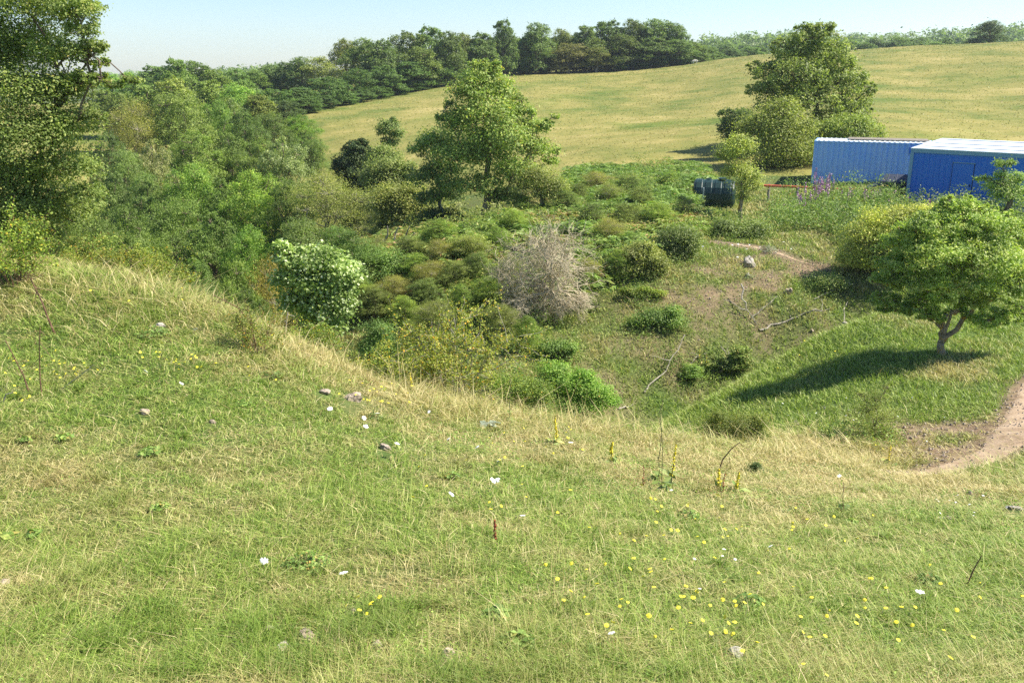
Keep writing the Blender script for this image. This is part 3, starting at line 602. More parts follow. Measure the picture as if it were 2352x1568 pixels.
tree('elder_bush', 'spreading yellow-green elder bush behind the mound tree, branches low to the ground', 'bush', 2050, 33,
     [(2040,510,60,34,0),(2000,540,56,32,0),(2090,500,44,26,0),(1975,575,44,30,0),(2030,570,60,34,0),(2080,560,60,40,0),(1950,600,26,20,0),(2120,490,40,20,0)], 'yellow', 26000, .075, 31, skirt=True, trunk=.08, bark='lichen_bark', clump=.24, shell=.4, stems=3, twig=8, tint=(1.6, 1.5, 1.3))
tree('buddleia_bush', 'thin pale-leaved bush against the door of the dark blue cabin', 'bush', 2300, 38,
     [(2305,378,24,14,0),(2262,412,20,8,0),(2300,405,18,14,0),(2290,430,32,20,0),(2335,415,24,20,0),(2310,450,40,22,0),(2350,445,24,20,0)], 'elder', 8000, .08, 32, trunk=.05, clump=.24, shell=.3, stems=3, twig=6)

# ---- shrubs of the pit and its far bank
SHRUB_FEET = []
def shrub(label, u, y, lobes, mat, n, leaf, seed, name='shrub', cat='shrub', **kw):
    kw.setdefault('stems', 3); kw.setdefault('trunk', .035); kw.setdefault('twig', 9); kw.setdefault('clump', .30); kw.setdefault('shell', .10); kw.setdefault('aspect', .6); kw.setdefault('skirt', True)
    if 16 < y < 36 and name != 'sycamore_sapling':   # stands where the foot of its outline meets the ground
        y = at(np.mean([l_[0] for l_ in lobes]), max(l_[1] + l_[3] * .8 for l_ in lobes), 15.5)[1]
    SHRUB_FEET.append((np.mean([l_[0] for l_ in lobes]), y, max(l_[2] for l_ in lobes) * 1.6)); return tree(name, label, cat, u, y, lobes, mat, n, leaf, seed, fork=.12, twr=.005, **kw)
shrub('dark conical juniper at the edge of the hill field', 815, 62, [(818,345,28,20,0),(810,375,40,26,0),(825,400,44,24,0),(790,385,26,20,0),(840,370,26,18,0),(830,330,16,10,0)], 'dark', 12000, .12, 41, name='juniper_bush', trunk=.09, clump=.16, shell=.6)
shrub('small feathery green tree standing in the hill field behind the juniper', 893, 66, [(893,290,24,18,0),(880,305,20,16,0),(908,312,20,16,0),(895,330,20,14,0),(900,280,10,10,0)], 'green', 4200, .13, 42, name='young_tree', cat='tree', skirt=False, trunk=.08, stems=1, clump=.25, tint=(.9, .95, .95))
shrub('yellow-green bush between the juniper and the small feathery tree', 878, 60, [(880,350,26,16,0),(862,358,20,14,0),(900,360,22,12,0)], 'yellow', 3500, .12, 43, tint=(.8, .9, .9))
shrub('grey-green blackthorn in front of the juniper', 885, 53, [(885,385,38,22,0),(860,400,28,22,0),(920,400,30,20,0),(890,420,44,24,0),(935,385,26,14,0)], 'olive', 11000, .11, 44, tint=(.8, .88, .95))
shrub('brownish green blackthorn below the grey-green one', 905, 47, [(900,450,44,26,0),(935,465,44,26,0),(880,470,30,26,0),(950,440,28,20,0),(925,500,50,26,0)], 'olive', 15000, .10, 45)
shrub('dark shaded thorn thicket left of the tall ash trunk', 1020, 44, [(1000,500,44,20,0),(1045,505,40,22,0),(1070,520,26,16,0),(980,525,34,18,0)], 'dark', 10000, .09, 46, tint=(1.4, 1.4, 1.3))
shrub('leafy green bush on the bank below the fallen grey branches', 880, 33, [(870,600,44,30,0),(910,610,44,28,0),(850,630,30,28,0),(890,640,50,26,0),(935,625,30,20,0)], 'bramble', 15000, .07, 47)
shrub('olive thorn bush on the bank left of the dead hawthorn', 1085, 33, [(1080,560,38,18,0),(1060,590,44,20,0),(1110,585,34,18,0)], 'olive', 7000, .07, 48, tint=(1, 1.1, .9))
shrub('broad grey-olive thorn bush at the right of the dead hawthorn', 1450, 34, [(1450,585,40,16,0),(1410,612,36,14,0),(1490,595,40,16,0),(1450,622,52,12,0),(1480,566,26,10,0),(1380,628,26,10,0),(1515,612,26,12,0)], 'olive', 14000, .065, 49)
shrub('dark green thorn bush at the top of the bare bank', 1560, 35, [(1560,545,40,24,0),(1585,565,28,22,0),(1535,560,28,24,0),(1560,580,36,18,0)], 'green', 13000, .065, 50, tint=(.8, .8, .8))
shrub('green thorn patch above the bare bank below the bracken', 1690, 38, [(1690,530,44,16,0),(1730,525,40,14,0),(1660,520,26,16,0)], 'green', 8000, .07, 51)
shrub('yellow-green broom on the bank right of the dead hawthorn', 1480, 30.5, [(1485,668,18,8,0),(1465,678,20,8,0),(1510,675,20,8,0),(1440,668,14,7,0)], 'rose', 3200, .06, 52, tint=(.9, 1, .9))
shrub('green bramble patch on the middle of the pit bank', 1520, 28, [(1500,730,36,16,0),(1540,740,34,16,0),(1470,740,26,14,0),(1545,715,24,12,0)], 'bramble', 7000, .06, 53)
shrub('bright bramble patch low on the pit bank', 1275, 25.5, [(1270,800,34,18,0),(1240,815,26,14,0),(1305,800,22,14,0)], 'bramble', 5500, .06, 54)
shrub('bright green bramble bush at the bottom of the pit', 1330, 19, [(1330,890,44,30,0),(1290,880,34,26,0),(1370,905,36,26,0),(1310,930,50,26,0),(1270,850,40,18,0),(1350,930,44,24,0),(1400,925,24,18,0),(1340,865,26,18,0)], 'bramble', 26000, .05, 55, name='bramble_bush', cat='bush', clump=.26, tint=(1.25,1.3,1.0))
shrub('darker bramble spilling left of the bright green bramble bush', 1200, 17.5, [(1180,890,50,26,0),(1230,900,40,26,0),(1130,885,40,24,0),(1200,930,60,22,0),(1120,920,40,20,0)], 'rose', 20000, .045, 56, name='bramble_bush', cat='bush', tint=(.62, .78, .75))
shrub('green brambles and weeds at the right foot of the bank', 1650, 25, [(1640,836,24,6,0),(1668,822,22,6,0),(1610,850,20,6,0),(1700,804,22,6,0)], 'herb', 5000, .06, 57)
shrub('low leafy patch of weeds in the grass gully', 1590, 24, [(1590,850,22,10,0),(1570,862,18,8,0)], 'bramble', 2500, .055, 58)
shrub('feathery grey-green bush by the tip of the fallen grey trunk', 1895, 30, [(1895,648,34,16,0),(1870,655,24,12,0),(1920,655,22,14,0)], 'herb', 9000, .05, 59)
shrub('sycamore sapling with wind-turned white leaf undersides on the left edge of the pit', 725, 19.5,
      [(675,605,36,28,0),(735,600,48,28,0),(785,630,34,38,0),(655,650,28,30,0),(720,650,56,38,0),(775,690,40,34,0),(690,700,44,30,0),(735,720,48,30,0),(645,572,16,16,0),(700,580,20,12,0),(770,588,20,12,0),(740,755,40,26,0),(805,665,14,20,0)],
      'pale', 24000, .072, 60, name='sycamore_sapling', cat='tree', trunk=.03, clump=.30, shell=.2, ncl=40, aspect=.75, skirt=False)
shrub('dark green bush under the sycamore sapling', 880, 20, [(870,760,36,22,0),(900,800,40,24,0),(860,800,30,20,0)], 'bramble', 9000, .055, 61, tint=(.8,.85,.9))
shrub('small dark box-like thorn bush on the grass crest', 1728, 11.3, [(1730,1085,22,18,0),(1718,1105,24,16,0),(1745,1105,16,16,0),(1735,1072,12,10,0)], 'dark', 7000, .018, 62, tint=(1.9, 1.8, 1.4), trunk=.012)
shrub('thin dark thorn bush on the steep bank above the path', 2010, 16.2, [(2010,915,26,22,0),(1990,945,30,24,0),(2030,960,30,26,0),(2000,985,44,22,0),(2040,890,14,12,0),(1975,905,12,10,0),(2045,990,26,16,0)], 'olive', 7000, .024, 63, tint=(.85, .9, .8), trunk=.012, shell=.1, clump=.42, skirt=False)
shrub('straggly brown-green thorn bush on the near edge of the mound', 1690, 15.8, [(1640,980,34,24,0),(1700,975,44,24,0),(1745,965,24,16,0),(1670,1005,44,20,0),(1720,1000,30,16,0),(1650,955,20,14,0)], 'rose', 12000, .026, 64, tint=(.66, .72, .8), trunk=.015, shell=.2)
# wild roses and brambles on the near slope
def stem_shrub(label, u, v, spread_px, top_px, stems, leaves, leaf, mat, seed, name='wild_rose_bush', cat='bush', stemmat='twig', arch=.35, dens=1.0, r=.006, ymin=2, y=None, tint=None):
    rng = np.random.default_rng(seed); b = at(u, v, ymin) if y is None else None
    if y is not None:
        x = ray(u, v)[0] * y; b = np.array((x, y, h1(x, y)))
    s = (b[1] * CP - b[2] * SP) / FOC; Rr = spread_px * s; Ht = top_px * s
    root = empty(name, b, label, cat); sm_ = MB(); C = []
    for i in range(stems):
        a = rng.uniform(0, 2 * np.pi); rr = Rr * math.sqrt(rng.random()); hh = Ht * rng.uniform(.6, 1.0) * (1 - .35 * (rr / Rr) ** 2)
        st = np.array((math.cos(a), math.sin(a), 0)) * rr * .18; en = np.array((math.cos(a) * rr, math.sin(a) * rr, hh))
        pts = bent(st - (0, 0, .05), en, rng, 6, .03, arch * rng.random() * .6); sm_.tube(pts, np.linspace(r, r * .3, 7), 5, cap=False)
        for j in range(5):
            k = rng.integers(2, 7); q = pts[k]; e = q + rng.normal(size=3) * np.array((.16, .16, .12)) * Ht + (0, 0, .03 * Ht)
            bp = bent(q, e, rng, 3, .05); sm_.tube(bp, np.linspace(r * .45, r * .2, 4), 3, cap=False)
            nl = max(2, int(leaves / stems / 6)); t = rng.random(nl); ii = np.minimum((t * 3).astype(int), 2)
            C.append(bp[ii] + (bp[ii + 1] - bp[ii]) * ((t * 3) - ii)[:, None] + rng.normal(size=(nl, 3)) * leaf * 1.1)
        nl = max(2, int(leaves / stems / 6)); t = .3 + .7 * rng.random(nl); ii = np.minimum((t * 6).astype(int), 5)
        C.append(pts[ii] + (pts[ii + 1] - pts[ii]) * ((t * 6) - ii)[:, None] + rng.normal(size=(nl, 3)) * leaf * 1.2)
    C = np.concatenate(C); C = C[C[:, 2] > .02]; nn = rng.normal(size=C.shape) * .6 + (0, 0, .7); nn /= np.linalg.norm(nn, axis=1)[:, None]
    V, Q = leaf_quads(C, nn, leaf, rng, .6); o = link('leaves', mesh_np('leaves', V, Q, G[mat], {'v': np.repeat(rng.random(len(C)), 4)}), root)
    if tint: o.color = (*tint, 1)
    sm_.build('stems', M[stemmat], root); return root
stem_shrub('tall wild rose with pale upright stems and yellowing leaves on the crest above the pit', 1040, 905, 175, 265, 36, 15000, .038, 'rose', 71, stemmat='grey_bark', r=.011, y=13.6)
stem_shrub('low wild rose sprawling left of the tall pale-stemmed wild rose', 880, 850, 120, 130, 26, 7500, .034, 'rose', 72, y=14, tint=(.95, 1.02, .9))
stem_shrub('thin wild rose with an arching thorny stem among straw grass', 590, 830, 90, 120, 14, 2600, .026, 'rose', 73, y=11.2, tint=(.8, .85, .9))
stem_shrub('wild rose with orange hips at the left edge of the picture', 40, 690, 110, 190, 22, 7500, .034, 'rose', 74, y=12.5, tint=(.82, 1.0, .9))
stem_shrub('arching wild rose on the skyline of the left slope', 330, 610, 150, 130, 30, 9000, .036, 'rose', 75, y=16, tint=(.9, 1.0, .9))
stem_shrub('loose green wild rose hanging over the dark hollow', 470, 660, 100, 120, 20, 6000, .036, 'rose', 76, y=16.5, tint=(.7, .95, .8))
stem_shrub('brown twiggy bramble right of the wild rose on the skyline', 220, 620, 130, 80, 22, 5000, .032, 'rose', 77, y=15.6, tint=(.8,.85,.8))
stem_shrub('green wild rose under the big hawthorn', 130, 540, 170, 90, 30, 9000, .036, 'bramble', 78, y=17, tint=(1.25, 1.1, 1))
stem_shrub('straggling bramble below the sycamore sapling', 700, 790, 120, 90, 24, 6000, .034, 'rose', 79, y=14.5, tint=(.8, .95, .85))

# ------------------------------------------------------------------ the woods: shared tree shapes, one object for every tree
def variant(seed, n, leaf, mat, spread=1.0, tall=1.0, low=.2, k=11, clump=.17, ncl=26, bare=0, dead=False):
    rng = np.random.default_rng(seed); W = []
    for i in range(k):
        a = i * 2.4 + rng.random(); f = (i + .5) / k; z = 10 * (low + .12 + (.80 - low) * f)
        prof = math.sin(math.pi * min(1, (.30 + .70 * f)) ** 1.1) ** .38 if f > .3 else .75 + .8 * f
        rr = 2.7 * prof * spread * (.65 + .5 * rng.random()) * (1 if i < k - 1 else .2); r = rng.uniform(1.2, 2.1) * (1.1 - .35 * f)
        W.append((math.cos(a) * rr, math.sin(a) * rr, min(z, 10 - r * .85), r * spread * 1.05, r * spread * 1.05, r * .85))
    W.append((0, 0, 6.0, 2.5 * spread, 2.5 * spread, 2.6))
    W = np.array(W); me, tw = crown_mesh('crown', W, n, leaf, G[mat] if isinstance(mat, str) else mat, rng, clump=clump, shell=.6, ncl=ncl, floor=.2)
    b = MB(); b.tube(bent((0, 0, -.6), (rng.normal() * .2, rng.normal() * .2, 6), rng, 5, .02), np.linspace(.26, .12, 6), 7)
    for i, lb in enumerate(W):
        st = np.array((0, 0, min(lb[2] * .6, 5))); b.tube(bent(st, lb[:3], rng, 4, .06), np.linspace(.11, .04, 5), 5)
        for j in rng.permutation(len(tw[i]))[:5 + bare]: b.tube(bent(lb[:3], tw[i][j], rng, 2, .05), (.04, .025, .012), 3, cap=False)
    return me, b.mesh('trunk', M['grey_bark'] if bare else M['bark'], True)
VN = [variant(101, 42000, .15, 'green', low=.02, k=16, clump=.13, ncl=60), variant(102, 40000, .15, 'green', 1.05, low=.02, k=18, clump=.15, ncl=50), variant(103, 40000, .155, 'green', 1.0, low=.02, k=12, clump=.12, ncl=70),
      variant(104, 34000, .155, 'ash', 1.0, low=.02, clump=.18, k=16, ncl=45), variant(105, 30000, .18, 'silver', 1.0, low=.04, clump=.14, k=14, ncl=50), variant(106, 28000, .13, 'olive', 1.05, low=.0, clump=.26, bare=14, k=16)]
VF = [variant(111, 15000, .31, 'green', low=-.02, k=14, ncl=30, clump=.13), variant(112, 15000, .32, 'green', 1.1, low=-.05, k=16, clump=.15, ncl=30), variant(113, 13000, .32, 'green', 1.0, low=-.02, k=13, clump=.14, ncl=18),
      variant(114, 12000, .30, 'hawthorn', 1.1, low=-.02, k=13, ncl=18), variant(115, 9000, .28, 'olive', 1.05, low=.0, bare=10, clump=.25, ncl=18), variant(116, 10000, .28, 'ash', .95, low=.05, clump=.22, ncl=16)]
_wrng = np.random.default_rng(77)
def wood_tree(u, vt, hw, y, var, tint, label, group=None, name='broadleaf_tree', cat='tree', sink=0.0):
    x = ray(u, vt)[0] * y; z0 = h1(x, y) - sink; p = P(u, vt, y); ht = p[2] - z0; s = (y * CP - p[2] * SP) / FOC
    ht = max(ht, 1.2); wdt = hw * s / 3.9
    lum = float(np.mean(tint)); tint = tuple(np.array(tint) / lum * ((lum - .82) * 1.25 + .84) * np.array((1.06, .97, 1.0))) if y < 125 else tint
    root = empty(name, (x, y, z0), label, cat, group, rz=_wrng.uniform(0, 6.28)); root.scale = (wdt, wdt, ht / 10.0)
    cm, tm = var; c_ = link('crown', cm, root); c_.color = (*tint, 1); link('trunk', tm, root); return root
T0 = (1, 1, 1)
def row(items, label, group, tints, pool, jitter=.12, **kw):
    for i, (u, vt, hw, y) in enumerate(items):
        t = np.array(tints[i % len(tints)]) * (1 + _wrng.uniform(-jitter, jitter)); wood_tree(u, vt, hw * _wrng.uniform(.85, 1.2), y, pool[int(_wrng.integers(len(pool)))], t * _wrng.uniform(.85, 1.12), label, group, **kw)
# along the top edge of the hill field
row([(620,150,36,175),(655,142,32,172),(690,132,34,170)], 'dark green tree at the low left end of the wood above the hill field', 'low trees at the left end of the top wood', [(.75,.85,.85),(.7,.8,.8)], VF[:3])
wood_tree(738, 128, 48, 168, VF[4], (1.0,1.05,.95), 'thin twiggy olive tree at the dip in the skyline before the top wood rises')
row([(835,90,46,165),(880,92,48,160),(930,74,46,170),(1030,74,44,165),(860,120,40,158),(960,110,44,160),(1000,118,40,164)],
    'rounded mid green tree in the left half of the wood above the hill field', 'trees in the left half of the top wood', [(.82,.88,.78),(.75,.85,.8),(.9,.92,.75)], VF[:4])
wood_tree(792, 90, 46, 172, VF[3], (1.1,.95,.85), 'brownish-topped tree where the top wood starts to rise above the skyline')
wood_tree(985, 60, 54, 172, VF[0], (.85,.98,.95), 'highest domed tree in the left half of the top wood')
wood_tree(1065, 76, 34, 178, VF[3], (1.1,.98,.85), 'brown-tinged tree next to the tall square-topped tree of the top wood', sink=0)
wood_tree(1105, 74, 44, 178, VF[0], (.8,.9,.85), 'dark domed tree immediately left of the tall square-topped tree')
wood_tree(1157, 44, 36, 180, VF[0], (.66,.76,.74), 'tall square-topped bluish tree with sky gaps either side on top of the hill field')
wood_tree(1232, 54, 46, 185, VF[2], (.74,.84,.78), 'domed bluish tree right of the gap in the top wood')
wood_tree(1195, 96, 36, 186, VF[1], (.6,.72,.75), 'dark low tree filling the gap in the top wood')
wood_tree(1290, 66, 34, 190, VF[3], (1.05,.95,.9), 'brownish leaning tree behind the dark thorns of the top wood')
row([(1345,58,50,190),(1400,46,50,192),(1455,44,50,192),(1505,45,48,192),(1548,52,42,192),(1430,80,50,188),(1500,86,50,188),(1555,92,40,188),(1370,90,44,188)],
    'large dark rounded tree in the dense right-hand block of the top wood', 'dense right-hand block of the top wood', [(.72,.8,.72),(.66,.76,.7),(.8,.82,.66)], VF[:4])
wood_tree(1592, 98, 36, 196, VF[1], (.9,.95,.8), 'lighter tree tapering down at the right end of the top wood')
wood_tree(1622, 106, 30, 204, VF[1], (.8,.9,.9), 'low tree just beyond the right end of the top wood')
wood_tree(1305, 98, 52, 186, VF[4], (.72,.66,.72), 'dull brown spreading thorn tree in front of the top wood', name='thorn_tree')
wood_tree(1372, 108, 40, 186, VF[4], (.72,.72,.62), 'dull green flat thorn tree beside the brown one in front of the top wood', name='thorn_tree')
row([(575,222,46,118),(620,205,56,126),(690,200,60,130),(755,178,50,138),(820,158,54,148),(880,150,50,152),(940,140,50,158),(1005,132,48,164)],
    'dark rounded tree standing directly behind the hedge of the hill field', 'trees behind the field hedge', [(.55,.7,.62),(.62,.78,.62),(.58,.72,.66)], VF[:4])
row([(650,232,42,116),(700,225,40,127),(745,220,34,134),(790,214,34,139),(830,206,32,144),(870,198,32,149),(910,192,30,153),(950,186,30,157),(990,178,30,161),(1030,168,30,166),(1065,160,28,171),(1110,156,26,180),(1150,152,24,184),(1200,144,30,188),(1250,138,26,188),(1425,130,26,187),(1470,124,30,187),(1515,128,30,187),(1560,130,30,188)],
    'low dark shrub in the hedge along the upper edge of the hill field', 'hedge shrubs along the field edge', [(.55,.68,.66),(.62,.78,.66)], VF[:4], name='hedge_shrub', cat='shrub')
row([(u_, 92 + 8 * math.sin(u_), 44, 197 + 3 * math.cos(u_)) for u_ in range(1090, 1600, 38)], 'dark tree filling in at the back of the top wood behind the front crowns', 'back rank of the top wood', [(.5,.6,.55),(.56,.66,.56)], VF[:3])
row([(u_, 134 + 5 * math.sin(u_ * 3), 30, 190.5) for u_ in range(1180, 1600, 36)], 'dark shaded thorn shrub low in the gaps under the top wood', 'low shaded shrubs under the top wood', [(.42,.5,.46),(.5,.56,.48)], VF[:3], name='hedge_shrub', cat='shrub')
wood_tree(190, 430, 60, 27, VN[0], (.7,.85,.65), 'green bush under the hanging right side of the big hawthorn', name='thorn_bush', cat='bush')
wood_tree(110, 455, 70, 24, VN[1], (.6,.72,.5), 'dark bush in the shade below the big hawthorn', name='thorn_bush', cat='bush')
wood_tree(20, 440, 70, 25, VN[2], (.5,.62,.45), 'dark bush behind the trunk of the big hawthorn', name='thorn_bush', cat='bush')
# left part of the wood, back to front
row([(250,168,48,170),(300,162,48,165),(350,150,46,162),(440,142,46,160),(490,160,44,160),(540,158,44,165),(585,162,40,170)],
    'green tree on the skyline between the big hawthorn and the top wood', 'skyline trees of the left wood', [(.85,.98,.75),(.92,1.0,.7),(.75,.9,.8)], VF[:3]+VF[5:])
wood_tree(398, 133, 46, 150, VF[0], (.85,1.0,.75), 'highest tree on the skyline between the big hawthorn and the top wood')
row([(235,205,54,112),(320,192,56,112),(400,178,56,112),(480,182,56,110),(540,192,56,108),(590,215,46,105),(270,215,50,100),(520,225,50,96)],
    'mid green tree in the second rank of the left wood', 'second rank of the left wood', [(.9,1.0,.8),(.82,.95,.8),(1.0,1.02,.75)], VF[:3]+VF[5:])
wood_tree(300, 232, 62, 78, VN[5], (1.0,1.0,.85), 'olive-brown tree just right of the big hawthorn in the left wood')
wood_tree(412, 208, 88, 80, VN[1], (.98,1.08,.9), 'big domed green tree in the middle of the left wood')
wood_tree(500, 232, 52, 82, VN[3], (.7,.82,.75), 'greyish green tree right of the big domed tree of the left wood')
wood_tree(555, 250, 52, 80, VN[0], (.62,.8,.66), 'darker green tree below the dark thicket of the left wood')
wood_tree(622, 258, 62, 84, VN[1], (.62,.75,.62), 'dense dark tree where the wood meets the field corner')
wood_tree(690, 264, 50, 86, VN[3], (.72,.86,.65), 'rounded green tree at the corner of the field')
wood_tree(712, 305, 42, 74, VN[0], (.72,.88,.70), 'green bush bulging out over the lower corner of the field')
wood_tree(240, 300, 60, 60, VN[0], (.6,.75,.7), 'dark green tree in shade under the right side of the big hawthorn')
wood_tree(345, 318, 48, 58, VN[4], (1.05,.98,.95), 'pale cream-leaved whitebeam left of centre in the wood')
wood_tree(285, 345, 56, 56, VN[1], (.8,.95,.85), 'green tree between the big hawthorn and the pale whitebeam')
wood_tree(440, 300, 86, 62, VN[0], (.85,1.02,.72), 'wide fresh green tree behind the pale whitebeam')
wood_tree(525, 300, 60, 64, VN[2], (.8,.95,.75), 'green tree right of the wide fresh green tree')
wood_tree(595, 318, 56, 62, VN[0], (.85,.98,.70), 'green tree in front of the silver-leaved poplar')
wood_tree(648, 312, 64, 60, VN[4], (.95,1.02,.92), 'silver-leaved poplar by the corner of the field')
wood_tree(260, 392, 66, 46, VN[2], (.7,.85,.75), 'green tree low under the overhanging hawthorn twigs')
wood_tree(330, 398, 76, 45, VN[0], (.75,.92,.80), 'dark green tree at the left of the front rank of the wood')
wood_tree(440, 378, 84, 45, VN[3], (.80,.92,.72), 'yellow-green ash in the front rank of the wood')
wood_tree(505, 405, 60, 44, VN[2], (.72,.9,.7), 'deep green tree between the yellow-green ash and the light ash')
wood_tree(575, 392, 80, 43, VN[3], (1.0,1.05,.85), 'light-leaved ash with a visible trunk in the front rank of the wood')
wood_tree(650, 410, 66, 42, VN[0], (.75,.9,.68), 'green tree right of the light-leaved ash')
wood_tree(745, 398, 96, 41, VN[5], (.88,.98,.85), 'grey-green willow full of bare grey twigs')
wood_tree(815, 440, 54, 42, VN[5], (.8,.92,.8), 'small twiggy willow at the right of the grey-green willow')
wood_tree(390, 455, 84, 36, VN[1], (.75,.92,.7), 'green bushy tree in the hollow behind the left slope')
wood_tree(290, 470, 76, 33, VN[0], (.72,.88,.66), 'green bushy tree in the hollow below the hawthorn')
wood_tree(480, 480, 84, 34, VN[2], (.68,.86,.66), 'dark leaved tree above the dark hollow')
wood_tree(570, 520, 76, 33, VN[3], (.72,.88,.66), 'green tree with brown trunk deep in the hollow')
wood_tree(680, 500, 84, 33, VN[1], (.72,.85,.7), 'green tree below the grey-green willow')
wood_tree(780, 520, 74, 33, VN[1], (.62,.85,.62), 'deep green bush at the foot of the grey-green willow')
wood_tree(450, 585, 70, 26, VN[2], (.66,.86,.68), 'green bush at the edge of the dark hollow behind the left slope')
wood_tree(540, 590, 66, 25.5, VN[0], (.85,1.0,.72), 'fresh green bush left of the sycamore sapling')
wood_tree(610, 595, 66, 26, VN[5], (1.15,.98,.72), 'brown-olive thorn bush immediately left of the sycamore sapling', name='thorn_bush', cat='bush')
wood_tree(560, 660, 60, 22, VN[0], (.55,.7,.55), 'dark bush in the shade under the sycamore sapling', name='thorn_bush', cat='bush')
wood_tree(840, 560, 44, 34, VN[1], (.7,.85,.7), 'small bush on the bank below the willow', name='thorn_bush', cat='bush')
bank_rng = np.random.default_rng(44)
for (u_, v_, w_, h_, t_) in ((850,660,44,46,0),(905,690,50,50,1),(960,640,46,44,2),(1010,610,40,36,1),(980,700,52,50,0),(1045,660,44,46,2),(1100,640,40,40,0),(930,745,46,40,1),(1120,700,44,42,1),(1060,720,44,40,2),(860,720,44,40,2),
      (1400,560,40,34,1),(1360,520,40,30,0),(1440,520,44,32,2),(1510,520,40,30,1),(1400,470,40,28,0),(1330,470,34,26,2),(1570,505,30,22,0),(870,600,50,44,0),(940,600,50,40,2),(830,700,50,46,1),(1010,560,50,36,2),(1080,600,46,40,0),(990,660,50,44,1),(1170,650,30,34,0),(1200,500,36,26,2),(1300,490,40,26,0),(1370,440,40,24,1),(1440,450,40,24,0),(1540,440,34,22,2),(1420,640,34,26,2),(1150,770,44,36,0),(1210,800,40,30,2),(1000,760,50,40,0),(1180,720,30,30,1),(1180,540,34,30,1),(1140,580,36,34,2),(1350,660,30,26,1),(1470,480,34,24,2)):
    g_ = at(u_, v_ + h_ * .35, 24); wood_tree(u_, v_ - h_ * bank_rng.uniform(.25, .75), w_ * bank_rng.uniform(.8, 1.1), g_[1], VN[(1, 5, 3, 1)[(t_ + int(bank_rng.integers(2))) % 4]], ((.75,.86,.66), (1.0,.98,.78), (.86,.9,.7))[t_], 'low thorn or bramble bush merging into the bracken on the far bank of the pit', 'thorn bushes on the far bank', name='thorn_bush', cat='bush')
# hedgerow and far woods on the right skyline
row([(1955,92,32,262),(2010,88,34,262),(2065,86,36,260),(2120,86,34,258),(2175,88,32,255),(2225,92,26,250),(1985,98,30,250),(2090,98,34,248),(2150,97,30,246)],
    'green tree in the hedgerow on the right skyline', 'hedgerow trees on the right skyline', [(.85,.98,.85),(.8,.92,.9)], VF[:3])
row([(1640,118,34,232),(1680,112,34,236),(1722,108,30,240),(1745,104,28,246),(1668,100,32,280),(1710,102,34,290),(1590,106,30,260)],
    'green tree in the small copse left of the tall sycamore, beyond the field', 'copse beyond the field', [(.85,.98,.9),(.78,.9,.85)], VF[:3])
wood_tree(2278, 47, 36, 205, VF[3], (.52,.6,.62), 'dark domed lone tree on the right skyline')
wood_tree(2238, 88, 18, 206, VF[1], (.6,.7,.7), 'small bush leaning against the dark lone tree on the skyline', name='skyline_bush', cat='bush')
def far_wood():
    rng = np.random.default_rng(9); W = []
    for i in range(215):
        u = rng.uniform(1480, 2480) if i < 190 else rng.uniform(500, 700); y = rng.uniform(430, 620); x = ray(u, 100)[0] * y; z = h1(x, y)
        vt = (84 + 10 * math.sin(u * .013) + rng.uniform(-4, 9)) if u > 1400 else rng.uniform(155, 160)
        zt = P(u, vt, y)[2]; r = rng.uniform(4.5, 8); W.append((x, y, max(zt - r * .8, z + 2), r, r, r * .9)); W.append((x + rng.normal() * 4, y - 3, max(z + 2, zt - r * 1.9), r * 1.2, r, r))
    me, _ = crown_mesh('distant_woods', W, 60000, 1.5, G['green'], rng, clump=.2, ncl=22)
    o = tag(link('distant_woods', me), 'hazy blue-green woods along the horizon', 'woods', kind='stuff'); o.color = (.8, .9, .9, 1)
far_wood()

# ------------------------------------------------------------------ bracken and tall herbs
def poly_points(poly, n, y0, y1, seed, x0=-16, x1=34):
    rng = np.random.default_rng(seed); x = rng.uniform(x0, x1, n); y = rng.uniform(y0, y1, n); z = h(x, y); u, v, d = project(x, y, z)
    k = in_poly(u, v, poly); return x[k], y[k], z[k], u[k], v[k], d[k], rng
C1 = (P(1871, 323, 51.7), P(2091, 330, 49.9)); C2 = (P(2093, 340, 44), P(2352, 355, 40.9))
def not_built(x, y):   # keeps plants out of the containers and the tank
    ok = np.ones(len(x), bool)
    for (a, b_), Lc, Wc in ((C1, 6.06, 2.44), (C2, 7.4, 4.9)):
        d = (b_ - a)[:2]; d = d / np.linalg.norm(d); nn = np.array((-d[1], d[0])); p = (x - a[0]) * d[0] + (y - a[1]) * d[1]; q = (x - a[0]) * nn[0] + (y - a[1]) * nn[1]
        ok &= ~((p > -.2) & (p < Lc + .2) & (q > -.25) & (q < Wc + .3))
    tx = XZ(1637, 470, 46)[0]; ok &= ~((abs(x - tx - .1) < 1.5) & (y > 40.3) & (y < 47.1)); return ok
